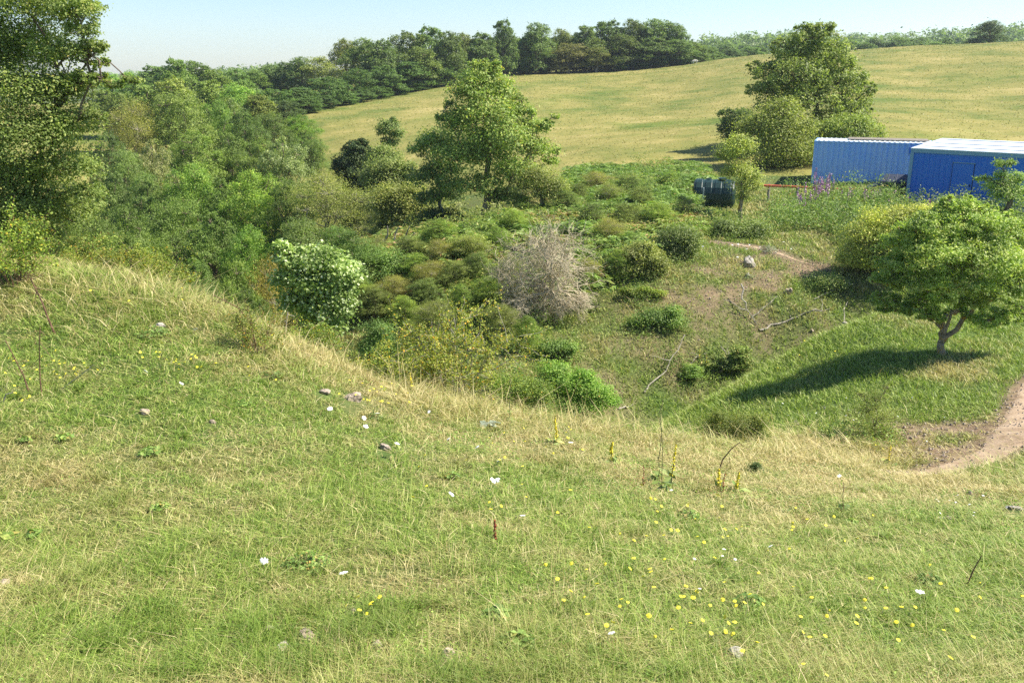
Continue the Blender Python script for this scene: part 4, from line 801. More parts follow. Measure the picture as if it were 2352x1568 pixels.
def bracken():
    x, y, z, u, v, d, rng = poly_points(BRACKEN, 34000, 27, 60, 5)
    keep = rng.random(len(x)) < np.clip(1.25 * (y / 60.) + .25, 0, 1); keep = keep & not_built(x, y); x, y, z, u, v, d = (q[keep] for q in (x, y, z, u, v, d))
    red = np.clip(.10 + 1.2 * (fbm(x, y, 1.5, 71) - .45) + .10 * (v > 480), 0, .55)
    lump = fbm(x, y, 2.6, 73); n = len(x); az = rng.uniform(0, 2*np.pi, n); Lf = rng.uniform(.45, .85, n) * (.75 + .5 * lump); ht = .30 + 1.05 * lump * rng.uniform(.6, 1.1, n)
    C, Dd, Nn, S, W = [], [], [], [], []
    dirh = np.column_stack([np.cos(az), np.sin(az), np.zeros(n)]); side = np.column_stack([-np.sin(az), np.cos(az), np.zeros(n)])
    for t in (.10, .21, .32, .43, .54, .65, .76, .86, .95):
        pt = np.column_stack([x, y, z]) + dirh * (Lf * t)[:, None] + np.array((0, 0, 1)) * (ht * (.55 + .9 * t - 1.0 * t * t))[:, None]
        for sg in (-1, 1):
            l = Lf * .52 * (1.08 - t); dd = side * sg + dirh * .35 + np.array((0, 0, -.25)) + rng.normal(size=side.shape) * .12; dd /= np.linalg.norm(dd, axis=1)[:, None]
            C.append(pt + dd * (l * .5)[:, None]); Dd.append(dd); S.append(l); W.append(np.clip(red + rng.random(n) * .52, 0, 1))
    C = np.concatenate(C); D = np.concatenate(Dd); S = np.concatenate(S)[:, None]; W = np.concatenate(W)
    Nn = np.array((0, 0, 1.)) + rng.normal(size=C.shape) * .6; s2 = np.cross(Nn, D); s2 /= np.linalg.norm(s2, axis=1)[:, None]
    V = np.stack([C - D * S * .5, C - D * S * .2 + s2 * S * .12, C + D * S * .5, C - D * S * .2 - s2 * S * .12], axis=1).reshape(-1, 3)
    i = np.arange(len(C)) * 4; me = mesh_np('bracken', V, np.column_stack([i, i+1, i+2, i+3]), G['bracken'], {'v': np.repeat(W, 4)})
    tag(link('bracken', me), 'bracken turning russet over the far bank of the pit', 'bracken', kind='stuff')
bracken()
def herb_mass(name, label, poly, n, y0, y1, hmin, hmax, leaf, mat, seed, per=22, tint=None, excl=None):
    x, y, z, u, v, d, rng = poly_points(poly, n, y0, y1, seed); hh = (hmin + (hmax - hmin) * fbm(x, y, 1.6, seed + 80) ** 1.2 * 1.4) * rng.uniform(.7, 1.1, len(x))
    if excl is not None:
        k = excl(x, y); x, y, z, hh = x[k], y[k], z[k], hh[k]
    n = len(x); lean = rng.normal(size=(n, 2)) * .12; C, W = [], []; tone = rng.random(n)
    for j in range(per):
        t = rng.random(n); r = .10 + .12 * (1 - t)
        C.append(np.column_stack([x + lean[:, 0] * t * hh + rng.normal(size=n) * r, y + lean[:, 1] * t * hh + rng.normal(size=n) * r, z + t * hh])); W.append(np.clip(tone * .55 + rng.random(n) * .5, 0, 1))
    C = np.concatenate(C); W = np.concatenate(W); nn = rng.normal(size=C.shape) * .6 + (0, -.15, .6); nn /= np.linalg.norm(nn, axis=1)[:, None]
    V, Q = leaf_quads(C, nn, leaf, rng, .42); o = link(name, mesh_np(name, V, Q, G[mat], {'v': np.repeat(W, 4)})); tag(o, label, 'undergrowth', kind='stuff')
    if tint: o.color = (*tint, 1)
herb_mass('nettle_undergrowth', 'nettles and willowherb leaves massed in front of the blue containers', HERBS, 15000, 35, 47, .3, 1.25, .10, 'herb', 81, tint=(.82,.9,.85), excl=lambda x, y: not_built(x, y) & ~((y > 42.5) & (x < 15.2)))
herb_mass('bramble_undergrowth', 'brambles under the herbs beside the yard', [(1750,520),(1790,440),(1900,425),(2060,470),(2060,560),(1880,540)], 5500, 38, 46.5, .5, 1.6, .10, 'bramble', 82, excl=not_built)
herb_mass('bank_undergrowth', 'small weeds scattered over the bank of the pit', [(1150,760),(1400,620),(1600,570),(1950,610),(1900,700),(1500,960),(1250,1000),(1150,900)], 11000, 17, 37, .06, .62, .05, 'herb', 83, per=16, tint=(.9,1.0,.8))
herb_mass('bank_weeds', 'greener weeds and small brambles dotted over the bank of the pit', [(1150,760),(1400,620),(1600,570),(1950,610),(1900,700),(1500,960),(1250,1000),(1150,900)], 6500, 17, 37, .06, .75, .055, 'bramble', 87, per=18, tint=(1.05,.95,.9), excl=lambda x, y: fbm(x, y, 2.0, 99) > .5)
herb_mass('gully_undergrowth', 'dark green weeds lining the gully between bank and mound', [(1440,940),(1560,830),(1750,730),(1950,660),(2000,690),(1800,800),(1600,920),(1470,975)], 3000, 17, 34, .10, .45, .06, 'green', 84, per=18)
herb_mass('wood_undergrowth', 'low scrub filling the floor of the wood edge', [(640,330),(760,380),(860,440),(1180,500),(1170,560),(900,580),(820,640),(700,560),(600,450)], 7000, 26, 80, .3, 1.2, .13, 'olive', 85, per=20)
herb_mass('slope_undergrowth', 'leafy scrub on the hidden slope under the wild roses', [(620,560),(860,560),(1250,700),(1250,980),(1050,960),(820,860),(560,700)], 6000, 15.5, 34, .2, .9, .07, 'bramble', 86, per=20, tint=(.85,.9,.9))

herb_mass('bracken_undergrowth', 'brambles and thorn seedlings pushing up through the bracken', BRACKEN, 9000, 27, 58, .3, 1.3, .085, 'bramble', 88, per=24, tint=(1.1,.95,.9), excl=lambda x, y: not_built(x, y) & (fbm(x, y, 3.0, 98) > .47))
herb_mass('olive_undergrowth', 'brownish green scrub mixed into the bracken on the bank', BRACKEN, 9000, 27, 50, .25, 1.1, .075, 'olive', 89, per=24, tint=(1.1,1.05,.9), excl=lambda x, y: not_built(x, y) & (fbm(x, y, 2.4, 96) > .46))
def scrub_round_shrubs():
    rng = np.random.default_rng(55); C, W = [], []
    for u, y, wp in SHRUB_FEET:
        if not 16 < y < 48: continue
        x = ray(u, 600)[0] * y; R = wp * y / FOC; n = int(90 * R * R) + 60; a = rng.uniform(0, 6.283, n); q = R * (.5 + .9 * rng.random(n)); px = x + np.cos(a) * q; py = y + np.sin(a) * q * .8; pz = h(px, py); hh = .12 + .45 * rng.random(n) * (1.5 - q / R)
        for j in range(16):
            t = rng.random(n); C.append(np.column_stack([px + rng.normal(size=n) * .11, py + rng.normal(size=n) * .11, pz + np.maximum(t * hh, .02)])); W.append(np.clip(.1 + rng.random(n) * .8, 0, 1))
    C = np.concatenate(C); W = np.concatenate(W); nn = rng.normal(size=C.shape) * .6 + (0, -.1, .6); nn /= np.linalg.norm(nn, axis=1)[:, None]; V, Q = leaf_quads(C, nn, .055, rng, .5)
    o = link('scrub_undergrowth', mesh_np('scrub_undergrowth', V, Q, G['herb'], {'v': np.repeat(W, 4)})); tag(o, 'weeds and suckers growing up round the feet of the shrubs', 'undergrowth', kind='stuff'); o.color = (.85, .95, .8, 1)
scrub_round_shrubs()
# willowherb spikes
MAT_PINK = plain('willowherb_petal', [(.3, (.40,.20,.36)), (.7, (.62,.40,.56))], 20, .7)
MAT_STALK = plain('stalk', [(.3, (.15,.16,.06)), (.7, (.30,.28,.12))], 8, .8)
def spike_plant(name, cat, label, group, pos, ht, mat, head, r, rng, petals=40, ps=.03, leaves=10, leafs=.08, leafmat='herb', lean=.12, top=1.0):
    root = empty(name, pos, label, cat, group); tip = np.array((rng.normal() * lean * ht, rng.normal() * lean * ht, ht)); pl = bent((0, 0, -.04), tip, rng, 6, .015)
    MB().tube(pl, np.linspace(r, r * .5, 7), 5).build('stem', MAT_STALK, root)
    t = head + (top - head) * rng.random(petals); ii = np.minimum((t * 6).astype(int), 5); C = pl[ii] + (pl[ii+1] - pl[ii]) * (t * 6 - ii)[:, None]
    wdt = ps * (1.25 - .9 * (t - head) / (1 - head + 1e-6)); C = C + rng.normal(size=C.shape) * wdt[:, None] * .5; nn = rng.normal(size=C.shape); nn /= np.linalg.norm(nn, axis=1)[:, None]
    V, Q = leaf_quads(C, nn, ps, rng, .9); link('flower_spike', mesh_np('flower_spike', V, Q, mat, {'v': np.repeat(rng.random(petals), 4)}), root)
    if leaves:
        t = rng.random(leaves) * head; ii = np.minimum((t * 6).astype(int), 5); C = pl[ii] + (pl[ii+1] - pl[ii]) * (t * 6 - ii)[:, None] + rng.normal(size=(leaves, 3)) * leafs * .4
        C[:, 2] = np.maximum(C[:, 2], .03); nn = rng.normal(size=C.shape) * .4 + (0, 0, 1); nn /= np.linalg.norm(nn, axis=1)[:, None]
        V, Q = leaf_quads(C, nn, leafs, rng, .4); link('leaves', mesh_np('leaves', V, Q, G[leafmat], {'v': np.repeat(rng.random(leaves), 4)}), root)
    return root
wr = np.random.default_rng(5)
def willow_group(cu, cv, du, dv, n, y, label, group):
    for i in range(n):
        u = cu + wr.normal() * du; v = cv - 14 + wr.normal() * dv; yy = y + wr.normal() * .5; p = P(u, v, yy)
        x = p[0]; z = h1(x, yy); spike_plant('willowherb', 'wildflower', label, group, (x, yy, z), max(.5, p[2] - z), MAT_PINK, .62, .008, wr, petals=46, ps=.060, leaves=16, leafs=.11)
willow_group(1885, 425, 16, 14, 20, 43.5, 'pink willowherb spike in the tall clump before the left end of the pale blue container', 'willowherb clump by the pale blue container')
willow_group(1860, 462, 22, 12, 12, 42.5, 'pink willowherb spike low among the brambles right of the small yellowish elder', 'willowherb among the brambles')
willow_group(1975, 455, 26, 8, 20, 43, 'pink willowherb spike before the middle of the pale blue container', 'willowherb before the middle of the pale container')
willow_group(2055, 462, 14, 10, 15, 42.5, 'pink willowherb spike at the corner of the dark blue cabin', 'willowherb at the cabin corner')
willow_group(2140, 482, 20, 6, 5, 41, 'pink willowherb spike low before the dark blue cabin wall', 'willowherb before the cabin wall')

# ------------------------------------------------------------------ containers, cabin, tank, pipe
def paint(name, col, worn, rough=.45, scale=2.5, amount=.5):
    m, N, L = new_mat(name); v = objpos(N, L, (1, 1, .45))
    r = ramp(N, [(.35, col), (.55, tuple(a * (1 - amount * .4) + b_ * amount * .4 for a, b_ in zip(col, worn))), (.8, worn)]); L.new(tnoise(N, L, scale, 9, .72, v), r.inputs[0])
    s = ramp(N, [(.74, (0, 0, 0)), (.80, (.7, .7, .7))]); L.new(tnoise(N, L, 2.2, 4, .55, v), s.inputs[0])
    cc = mixc(N, L, s.outputs[0], r.outputs[0], (.16, .085, .05))
    p = N.new('ShaderNodeBsdfPrincipled'); L.new(cc, p.inputs['Base Color']); p.inputs['Roughness'].default_value = rough
    o = N.new('ShaderNodeOutputMaterial'); L.new(p.outputs[0], o.inputs[0]); return m
PAINT_PALE = paint('faded_blue_paint', (.23,.48,.90), (.42,.60,.84), .5, scale=1.6, amount=1.0)
PAINT_DARK = paint('blue_cabin_paint', (.008,.150,.62), (.03,.20,.60), .42, amount=.7)
PAINT_FRAME = paint('grey_blue_paint', (.17,.33,.46), (.22,.38,.50), .5)
PAINT_ROOF = paint('white_roof_paint', (.66,.74,.80), (.58,.68,.76), .35)
MAT_DARKLINE = plain('dark_rubber', [(.3, (.012,.02,.04)), (.7, (.03,.04,.07))], 4, .6)
MAT_TIMBER = plain('weathered_board', [(.3, (.20,.17,.14)), (.7, (.40,.36,.31))], 3, .9, .1, vec=(1, 6, 1))
def corr(mb, L_, z0, z1, y0, depth=.055, per=.278, x0=.0, axis='x'):
    prof = []; x = 0
    while x < L_ - 1e-3:
        for dx, dp in ((0, 0), (.072, 0), (.140, depth), (.210, depth)):
            if x + dx < L_: prof.append((x + dx, dp))
        x += per
    prof.append((L_, 0)); v = []; q = []
    for i, (px, dp) in enumerate(prof):
        for zz in (z0, z1): v.append((x0 + px, y0 + dp, zz) if axis == 'x' else (x0 + dp, y0 + px, zz))
        if i: q.append((2*i-2, 2*i, 2*i+1, 2*i-1))
    mb.add(v, q=q)
def container(name, label, cat, a, b, L_, Hc, kind):
    d = (b - a)[:2]; rz = math.atan2(d[1], d[0]); root = empty(name, (a[0], a[1], a[2] - Hc), label, cat, rz=rz); W_ = 2.44 if kind == 'ship' else 4.9
    fr = PAINT_PALE if kind == 'ship' else PAINT_FRAME; pw = .10 if kind == 'ship' else .15; rail = .06 if kind == 'ship' else .19
    for sx, sy in ((0, 0), (L_ - pw, 0), (0, W_ - pw), (L_ - pw, W_ - pw)):
        post = MB().box(sx, sx + pw, sy, sy + pw, .12, Hc - .12).build('corner_post', fr, root)
        mb = MB(); mb.box(sx - .006, sx + pw + .006, sy - .006, sy + pw + .006, 0, .12); mb.box(sx - .006, sx + pw + .006, sy - .006, sy + pw + .006, Hc - .12, Hc + .004); mb.build('corner_casting', fr if kind == 'ship' else PAINT_FRAME, post)
    for nm, yy in (('top_rail', 0.004), ('top_rail', W_ - .064)):
        MB().box(pw, L_ - pw, yy, yy + .06, Hc - .01 - rail, Hc - .01).build(nm, fr, root)
    for xx in (.004, L_ - .064): MB().box(xx, xx + .06, pw, W_ - pw, Hc - .01 - rail, Hc - .01).build('top_rail', fr, root)
    for yy in (0.004, W_ - .064): MB().box(pw, L_ - pw, yy, yy + .06, .02, .15).build('bottom_rail', fr, root)
    for xx in (.004, L_ - .064): MB().box(xx, xx + .06, pw, W_ - pw, .02, .15).build('bottom_rail', fr, root)
    if kind == 'ship':
        for yy in (.02, W_ - .056): mb = MB(); corr(mb, L_ - 2 * pw, .15, Hc - .07, yy, x0=pw); mb.build('side_panel', PAINT_PALE, root)
        for xx in (.02, L_ - .056): mb = MB(); corr(mb, W_ - 2 * pw, .15, Hc - .07, pw, x0=xx, axis='y'); mb.build('end_panel', PAINT_PALE, root)
        # roof sheet with ribs running across
        v = []; q = []; k = 0; x = .08
        pr = []
        while x < L_ - .08: pr += [(x, 0), (x + .10, 0), (x + .14, .022), (x + .20, .022)]; x += .26
        for i, (px, dz) in enumerate(pr):
            for yy in (.03, W_ - .03): v.append((px, yy, Hc - .012 + dz))
            if i: q.append((2*i-2, 2*i-1, 2*i+1, 2*i))
        MB().add(v, q=q).build('roof', PAINT_ROOF, root)
        bx = MB().box(L_ - 1.16, L_ - .98, -.09, .02, 1.95, 2.28); bx.build('vent_box', PAINT_DARK, root)
    else:
        # flat cladding with shallow trapezoid ribs
        pr = []; x = pw; k = 0
        dx0, dx1 = 4.05, 4.98
        while x < L_ - pw - .01:
            pr += [(x, .05), (x + .205, .05), (x + .215, .062), (x + .24, .062)]; x += .25
        v = []; q = []
        for i, (px, dp) in enumerate(pr):
            for zz in (.15, Hc - .19): v.append((min(px, L_ - pw), dp, zz))
            if i: q.append((2*i-2, 2*i, 2*i+1, 2*i-1))
        MB().add(v, q=q).build('side_panel', PAINT_DARK, root)
        MB().box(pw, L_ - pw, W_ - .10, W_ - .05, .15, Hc - .19).build('side_panel', PAINT_DARK, root)
        for xx in (.05, L_ - .10): MB().box(xx, xx + .05, pw, W_ - pw, .15, Hc - .19).build('end_panel', PAINT_DARK, root)
        dr = MB().box(1.95, 2.85, .026, .048, .17, 2.02).build('door', PAINT_DARK, root)
        mb = MB(); mb.box(1.925, 1.95, .034, .049, .17, 2.05); mb.box(2.85, 2.875, .034, .049, .17, 2.05); mb.build('door_frame', MAT_DARKLINE, dr)
        MB().box(1.92, 2.90, .006, .047, 2.05, 2.085).build('drip_rail', PAINT_FRAME, dr)
        MB().box(2.76, 2.79, -.02, .024, 1.0, 1.12).build('handle', MAT_DARKLINE, dr)
        rf = MB().add([(-.02, -.02, Hc + .008), (L_ + .02, -.02, Hc + .008), (L_ + .02, W_ / 2, Hc + .10), (-.02, W_ / 2, Hc + .10), (-.02, W_ + .02, Hc + .19), (L_ + .02, W_ + .02, Hc + .19)], q=[(0,1,2,3),(3,2,5,4)])
        rf.box(-.02, L_ + .02, -.024, -.004, Hc - .03, Hc + .006); r_ = rf.build('roof', PAINT_ROOF, root)
        sl = lambda yy: Hc + .012 + .182 * yy / W_
        for yy in (.9, 2.45, 4.3):
            mb = MB(); rg = np.random.default_rng(int(yy * 10)); xs = np.linspace(.35, L_ - .1, 14); pts = np.column_stack([xs, yy + rg.normal(size=14) * .015, [sl(yy)] * 14]); mb.tube(pts, .022, 4); mb.build('roof_seam', MAT_DARKLINE, r_)
    return root
c1 = container('shipping_container', 'faded pale blue corrugated shipping container, its left end by the bushes', 'container', C1[0], C1[1], 6.06, 2.50, 'ship')
# weathered boards lying on the container roof
mb = MB(); rg = np.random.default_rng(4)
for i in range(4): mb.box(1.65 + rg.uniform(-.12, .12), 5.9 + rg.uniform(-.1, .1), 1.0 + i * .33, 1.0 + i * .33 + .31, 2.545 + i % 2 * .012, 2.575 + i % 2 * .012)
o = mb.build('roof_boards', MAT_TIMBER, None); o.location = c1.location; o.rotation_euler = c1.rotation_euler
tag(o, 'grey weathered boards lying on the roof of the pale blue container', 'boards')
c2 = container('site_cabin', 'dark blue flat-walled site cabin with white roof and a flush door', 'cabin', C2[0], C2[1], 7.4, 2.62, 'cabin')
# green oil tank lying beside the yard
MAT_TANK = plain('dark_green_plastic', [(.3, (.006,.026,.022)), (.7, (.011,.040,.033))], 3, .42, .5)
MAT_LABEL = plain('faded_label', [(.3, (.35,.42,.45)), (.7, (.62,.68,.70))], 14, .6)
def oil_tank():
    y = 46.0; pb = P(1637, 474, y); x, z = pb[0], pb[2]; root = empty('oil_tank', (x, y, z), 'dark green ribbed plastic oil tank lying in the bracken', 'tank', rz=math.radians(-14))
    hw, ht, Lh = .66, 1.32, 1.02
    def sec(xx, k, kz=1.0):   # cross-section of the shell, scaled k
        pr = [(.42,.02),(.60,.14),(.68,.42),(.67,.72),(.58,.98),(.38,1.20),(.16,1.30)]
        pr = pr + [(-a, b_) for a, b_ in reversed(pr)]
        return [(xx, a * k, .66 + (b_ - .66) * k * kz) for a, b_ in pr]
    rings = [(-Lh - .10, .60), (-Lh - .06, .85), (-Lh, .985)]
    ribs = [-.80, -.28, .24, .76]
    for r in ribs: rings += [(r - .19, .985), (r - .155, 1.025), (r + .155, 1.025), (r + .19, .985)]
    rings += [(Lh, .985), (Lh + .10, .88), (Lh + .17, .62)]
    v = []; q = []
    for i, (xx, k) in enumerate(rings):
        v += sec(xx, k)
        if i: q += [((i-1)*14+j, (i-1)*14+(j+1) % 14, i*14+(j+1) % 14, i*14+j) for j in range(14)]
    mb = MB().add(v, q=q); n_ = len(rings)
    mb.add([*sec(*rings[0]), (rings[0][0], 0, .66)], t=[(14, (j+1) % 14, j) for j in range(14)]); mb.add([*sec(*rings[-1]), (rings[-1][0] + .02, 0, .66)], t=[(14, j, (j+1) % 14) for j in range(14)])
    mb.build('tank_shell', MAT_TANK, root)
    mb = MB(); mb.tube([(.45, 0, 1.28), (.45, 0, 1.40)], .24, 16); mb.build('inspection_lid', MAT_TANK, root)
    mb = MB(); mb.tube([(-.3, 0, 1.28), (-.3, 0, 1.37)], .11, 12); mb.build('filler_cap', MAT_TANK, root)
    root.scale = (.90, 1.05, 1.02)
    MB().box(-.56, -.49, -.735, -.655, .45, .98).build('label_strip', MAT_LABEL, root)
    mb = MB()
    for i in range(9): mb.box(-.545 + (i % 2) * .006, -.508, -.741, -.7355, .50 + i * .05, .525 + i * .05)
    mb.build('label_text', MAT_TANK, root)
    return root
oil_tank()
MAT_RED = paint('red_pipe_paint', (.50,.085,.035), (.56,.14,.07), .5)
def pipe():
    a = P(1688, 424, 47.2); b_ = P(1800, 428, 46.6); c_ = P(2078, 443, 45.3); root = empty('pipe_rail', (a[0], a[1], a[2]), 'long red pipe running level from the tank to the dark blue cabin', 'pipe')
    pts = np.array([a, (a + b_) / 2, b_, (b_ + c_) / 2, c_]) - a; MB().tube(pts, .062, 10).build('pipe', MAT_RED, root, smooth=True)
    for u in (1770, 1836, 1930, 2010):
        t = (u - 1688) / (2078 - 1688); p = a + (c_ - a) * t; z = h1(p[0], p[1])
        pz = np.interp(u, (1688, 1800, 2078), (a[2], b_[2], c_[2])); mb = MB(); rg = np.random.default_rng(u)
        mb.tube([(p[0] - a[0], p[1] + .1 - a[1], z - a[2] - .2), (p[0] - a[0], p[1] + .1 - a[1], pz - a[2] + .10)], (.075, .06), 8); mb.build('post', M['grey_bark'], root)
pipe()
def black_bin():
    y = 46.6; p = P(2050, 437, y); z = h1(p[0], y); root = empty('storage_bunker', (p[0], y, z - .02), 'low black lidded bunker between the pale container and the dark cabin', 'bunker', rz=math.radians(-22))
    T = p[2] - z; k = max(.5, T)
    MB().box(-.45, .9, 0, .7, 0, k + .08).build('body', MAT_DARKLINE, root)
    mb = MB().add([(-.62, -.12, k + .12), (1.0, -.12, k + .12), (1.0, .8, k + .42), (-.40, .8, k + .42), (-.62, -.12, k + .16), (1.0, -.12, k + .16), (1.0, .8, k + .46), (-.40, .8, k + .46)], q=[(0,3,2,1),(4,5,6,7),(0,1,5,4),(0,4,7,3),(3,7,6,2),(1,2,6,5)])
    for i in range(4): mb.tube([(-.30 + i * .38, -.12, k + .17), (-.22 + i * .38, .8, k + .47)], .018, 4)
    mb.build('lid', MAT_DARKLINE, root)
    MB().add([(-1.35, -.1, k - .22), (-.5, -.1, k + .02), (-.5, .6, k + .10), (-1.15, .6, k - .10), (-1.35, -.1, k - .27), (-.5, -.1, k - .03), (-.5, .6, k + .05), (-1.15, .6, k - .15)], q=[(0,1,2,3),(7,6,5,4),(0,4,5,1),(3,2,6,7),(0,3,7,4),(1,5,6,2)]).build('flap', MAT_DARKLINE, root)
black_bin()

# ------------------------------------------------------------------ dead hawthorn
def dead_tree():
    rng = np.random.default_rng(12); y = 29.8; u = 1290; x = ray(u, 735)[0] * y; z = h1(x, y); z = min(z, P(u, 735, y)[2]); base = np.array((x, y, z)); s = (y * CP - z * SP) / FOC
    root = empty('dead_hawthorn', base, 'leafless dead hawthorn, a grey-brown haze of fine twigs on the far bank', 'tree')
    tb, b, tw = MB(), MB(), MB()
    def grow(p, d, l, r, lev):
        n_ = 3 if lev else 4; pts = [p]
        for i in range(n_):
            d = d + rng.normal(size=3) * .16; d[2] += .0 if lev < 3 else -.03; d /= np.linalg.norm(d); pts.append(pts[-1] + d * l / n_)
        (tb if lev == 0 else b if lev < 3 else tw).tube(np.array(pts), np.linspace(r, r * .6, n_ + 1), 6 if lev < 2 else 3, a=rng.random(), cap=False)
        if lev == 5: return
        for i in range({2: 5, 3: 5, 4: 5}[lev]):
            q = pts[rng.integers(1, n_ + 1)]; nd = d * .8 + rng.normal(size=3) * .62; nd /= np.linalg.norm(nd); grow(q, nd, l * rng.uniform(.62, .86), max(r * .55, .0055), lev + 1)
    cen = P(1265, 620, y) - base
    for (uu, vv, dy) in ((1165, 680, -.4), (1340, 625, .3), (1245, 540, 0), (1310, 555, -.6), (1180, 600, .5), (1290, 690, -.8), (1240, 650, .8), (1280, 580, .9), (1230, 715, -.3), (1300, 715, .2), (1155, 640, .2), (1350, 665, -.3), (1265, 600, -1.0)):
        e = P(uu, vv, y + dy) - base; e0 = P(1268, 672, y) - base; dd = e - e0; ln = np.linalg.norm(dd)
        pts = bent(e0, e0 + dd * .45, rng, 3, .06); b.tube(pts, np.linspace(.055, .035, 4), 6)
        for k in range(3):
            nd = dd / ln + rng.normal(size=3) * .35; nd /= np.linalg.norm(nd); grow(pts[rng.integers(1, 4)], nd, max(ln, .8) * .50, .022, 2)
    tb.tube(bent((0, 0, -.3), P(1268, 672, y) - base, rng, 4, .05), (.13, .11, .09, .08, .07), 8)
    tb.build('trunk', M['dead_wood'], root); b.build('branches', M['dead_wood'], root); tw.build('twigs', M['dead_wood'], root)
dead_tree()
# thin dead stems and fallen boughs
def bough(label, pts, r, seed, name='fallen_branch', side=3, mat='bleached', lift=.05):
    """pts: picture points followed on the ground"""
    r = r * .6; rng = np.random.default_rng(seed); W = np.array([at(u, v, 16) + (0, 0, lift + (e[0] if e else 0)) for u, v, *e in pts]); base = W[0].copy(); root = empty(name, base, label, 'branch'); W = W - base
    t = np.linspace(0, 1, len(W)); tt = np.linspace(0, 1, len(W) * 3); Wd = np.column_stack([np.interp(tt, t, W[:, i]) for i in range(3)]); Wd[1:-1] += rng.normal(size=(len(tt) - 2, 3)) * r * .8
    b = MB(); b.tube(Wd, np.linspace(r, r * .4, len(Wd)), 6); s_ = MB()
    for i in range(side):
        k = rng.integers(len(Wd) // 3, len(Wd) - 1); e = Wd[k] + rng.normal(size=3) * (.5, .4, .15) + (0, 0, .25); s_.tube(bent(Wd[k], e, rng, 3, .08), np.linspace(r * .5, r * .2, 4), 5)
    b.build('bough', M[mat], root)
    if side: s_.build('twigs', M[mat], root)
bough('long bleached branch propped up at the foot of the gully', [(1480,906,0),(1500,888,.1),(1530,874,.25),(1548,850,.5),(1570,828,.8)], .045, 1, side=1)
bough('grey forked trunk lying across the top of the gully', [(1745,762),(1800,745),(1850,722),(1905,712)], .06, 2)
bough('bleached branch leaning over the weeds left of the grey forked trunk', [(1700,690,.5),(1706,715,.3),(1722,735,.1),(1738,752,0)], .05, 3, side=2)
bough('slim branch with its tip pointing up right, above the grey forked trunk', [(1725,735),(1750,722,.15),(1782,708,.35)], .035, 4, side=1)
bough('pair of pale dead twigs near the feathery grey-green bush', [(1870,690),(1905,680,.1),(1960,668,.2)], .035, 5, side=2)
bough('small bleached antler-shaped branch in the grass of the gully', [(1655,812,.2),(1668,826,.1),(1680,830,0)], .03, 6, side=2)
bough('thin grey stick lying in the gully left of the antler-shaped branch', [(1600,848),(1640,836),(1672,826)], .025, 7, side=1)
bough('dark sticks lying beside the weeds of the lower gully', [(1585,842),(1600,830,.1),(1625,822,.1)], .03, 8, side=1)
bough('curved pale stick standing from the mound edge beside a grey stone', [(1940,742,0),(1936,732,.25),(1944,725,.45)], .035, 9, side=0)
bough('pale flat piece of driftwood at the bottom of the pit', [(1420,942),(1440,938),(1455,934)], .05, 10, side=0)
def grey_limbs():
    rng = np.random.default_rng(31); y = 37; base = P(905, 585, y); base[2] = h1(base[0], y); root = empty('dead_branches', base, 'cluster of bare grey dead limbs sticking out of the bank below the olive thorns', 'branch'); mb = MB()
    for (u0, v0, u1, v1) in ((905,585,940,520),(895,580,915,522),(925,580,952,535),(885,565,890,520),(920,582,985,560),(880,590,925,592),(940,570,975,548)):
        mb.tube(bent(P(u0, v0, y) - base, P(u1, v1, y - rng.uniform(0, .6)) - base, rng, 4, .05), np.linspace(.055, .02, 5), 6)
    mb.build('limbs', M['grey_bark'], root)
grey_limbs()

# ------------------------------------------------------------------ stones
def rock(label, u, v, wpx, hpx, mat, seed, ymin=2, name='stone', flat=1.0):
    rng = np.random.default_rng(seed); p = at(u, v + hpx * .3, ymin); s = (p[1] * CP - p[2] * SP) / FOC; rx, rz = wpx * s / 2, hpx * s * .65
    nu, nv = 14, 9; v_ = []; dirs = rng.normal(size=(9, 3)); dirs /= np.linalg.norm(dirs, axis=1)[:, None]; lim = rng.uniform(.48, .85, 9)
    for j in range(nv + 1):
        for i in range(nu):
            th, ph = math.pi * j / nv, 2 * math.pi * i / nu; d = np.array((math.sin(th) * math.cos(ph), math.sin(th) * math.sin(ph), math.cos(th))); r = 1.0
            for dd, l in zip(dirs, lim):
                c_ = d @ dd
                if c_ > 0: r = min(r, l / c_)
            r *= 1 + .06 * rng.normal(); v_.append(d * r * (rx, rx * .85, rz))
    q = [(j*nu+i, (j+1)*nu+i, (j+1)*nu+(i+1) % nu, j*nu+(i+1) % nu) for j in range(nv) for i in range(nu)]
    me = mesh_np(name, np.array(v_), np.array(q), M[mat], {'v': np.full(len(v_), .5)}); o = link(name, me, None, (p[0], p[1], p[2] + rz * .3)); o.rotation_euler = (rng.uniform(-.15, .15), rng.uniform(-.15, .15), rng.uniform(0, 6))
    return tag(o, label, 'stone')
rock('large grey boulder at the top of the bare bank', 1722, 602, 36, 28, 'stone', 1, 20, 'boulder')
rock('pale rounded stone below the large grey boulder', 1715, 632, 14, 12, 'stone', 2, 20)
rock('pale angular stone alone on the bare bank', 1812, 668, 20, 16, 'pink_stone', 3, 20)
rock('grey stone beside the curved stick on the mound edge', 1940, 742, 14, 9, 'stone', 4, 20)
rock('small pale stone in the mound grass right of the gully', 1865, 760, 12, 8, 'pink_stone', 5, 20)
rock('pinkish rock half sunk in straw grass left of the tall wild rose', 810, 912, 50, 24, 'pink_stone', 6)
rock('flat brownish rock in the grass just left of the pinkish rock', 745, 900, 34, 12, 'pink_stone', 7)
rock('grey stone lying beneath the green weeds on the left slope', 368, 746, 28, 14, 'stone', 8)
rock('pale brown clod below the white flower heads', 885, 1025, 32, 20, 'pink_stone', 9)
rock('pale stone at the foot of the mound above the thorn bushes', 1828, 972, 20, 14, 'pink_stone', 10, 12)
rock('brown stone in the turf of the mound', 1893, 938, 9, 10, 'stone', 11, 12)
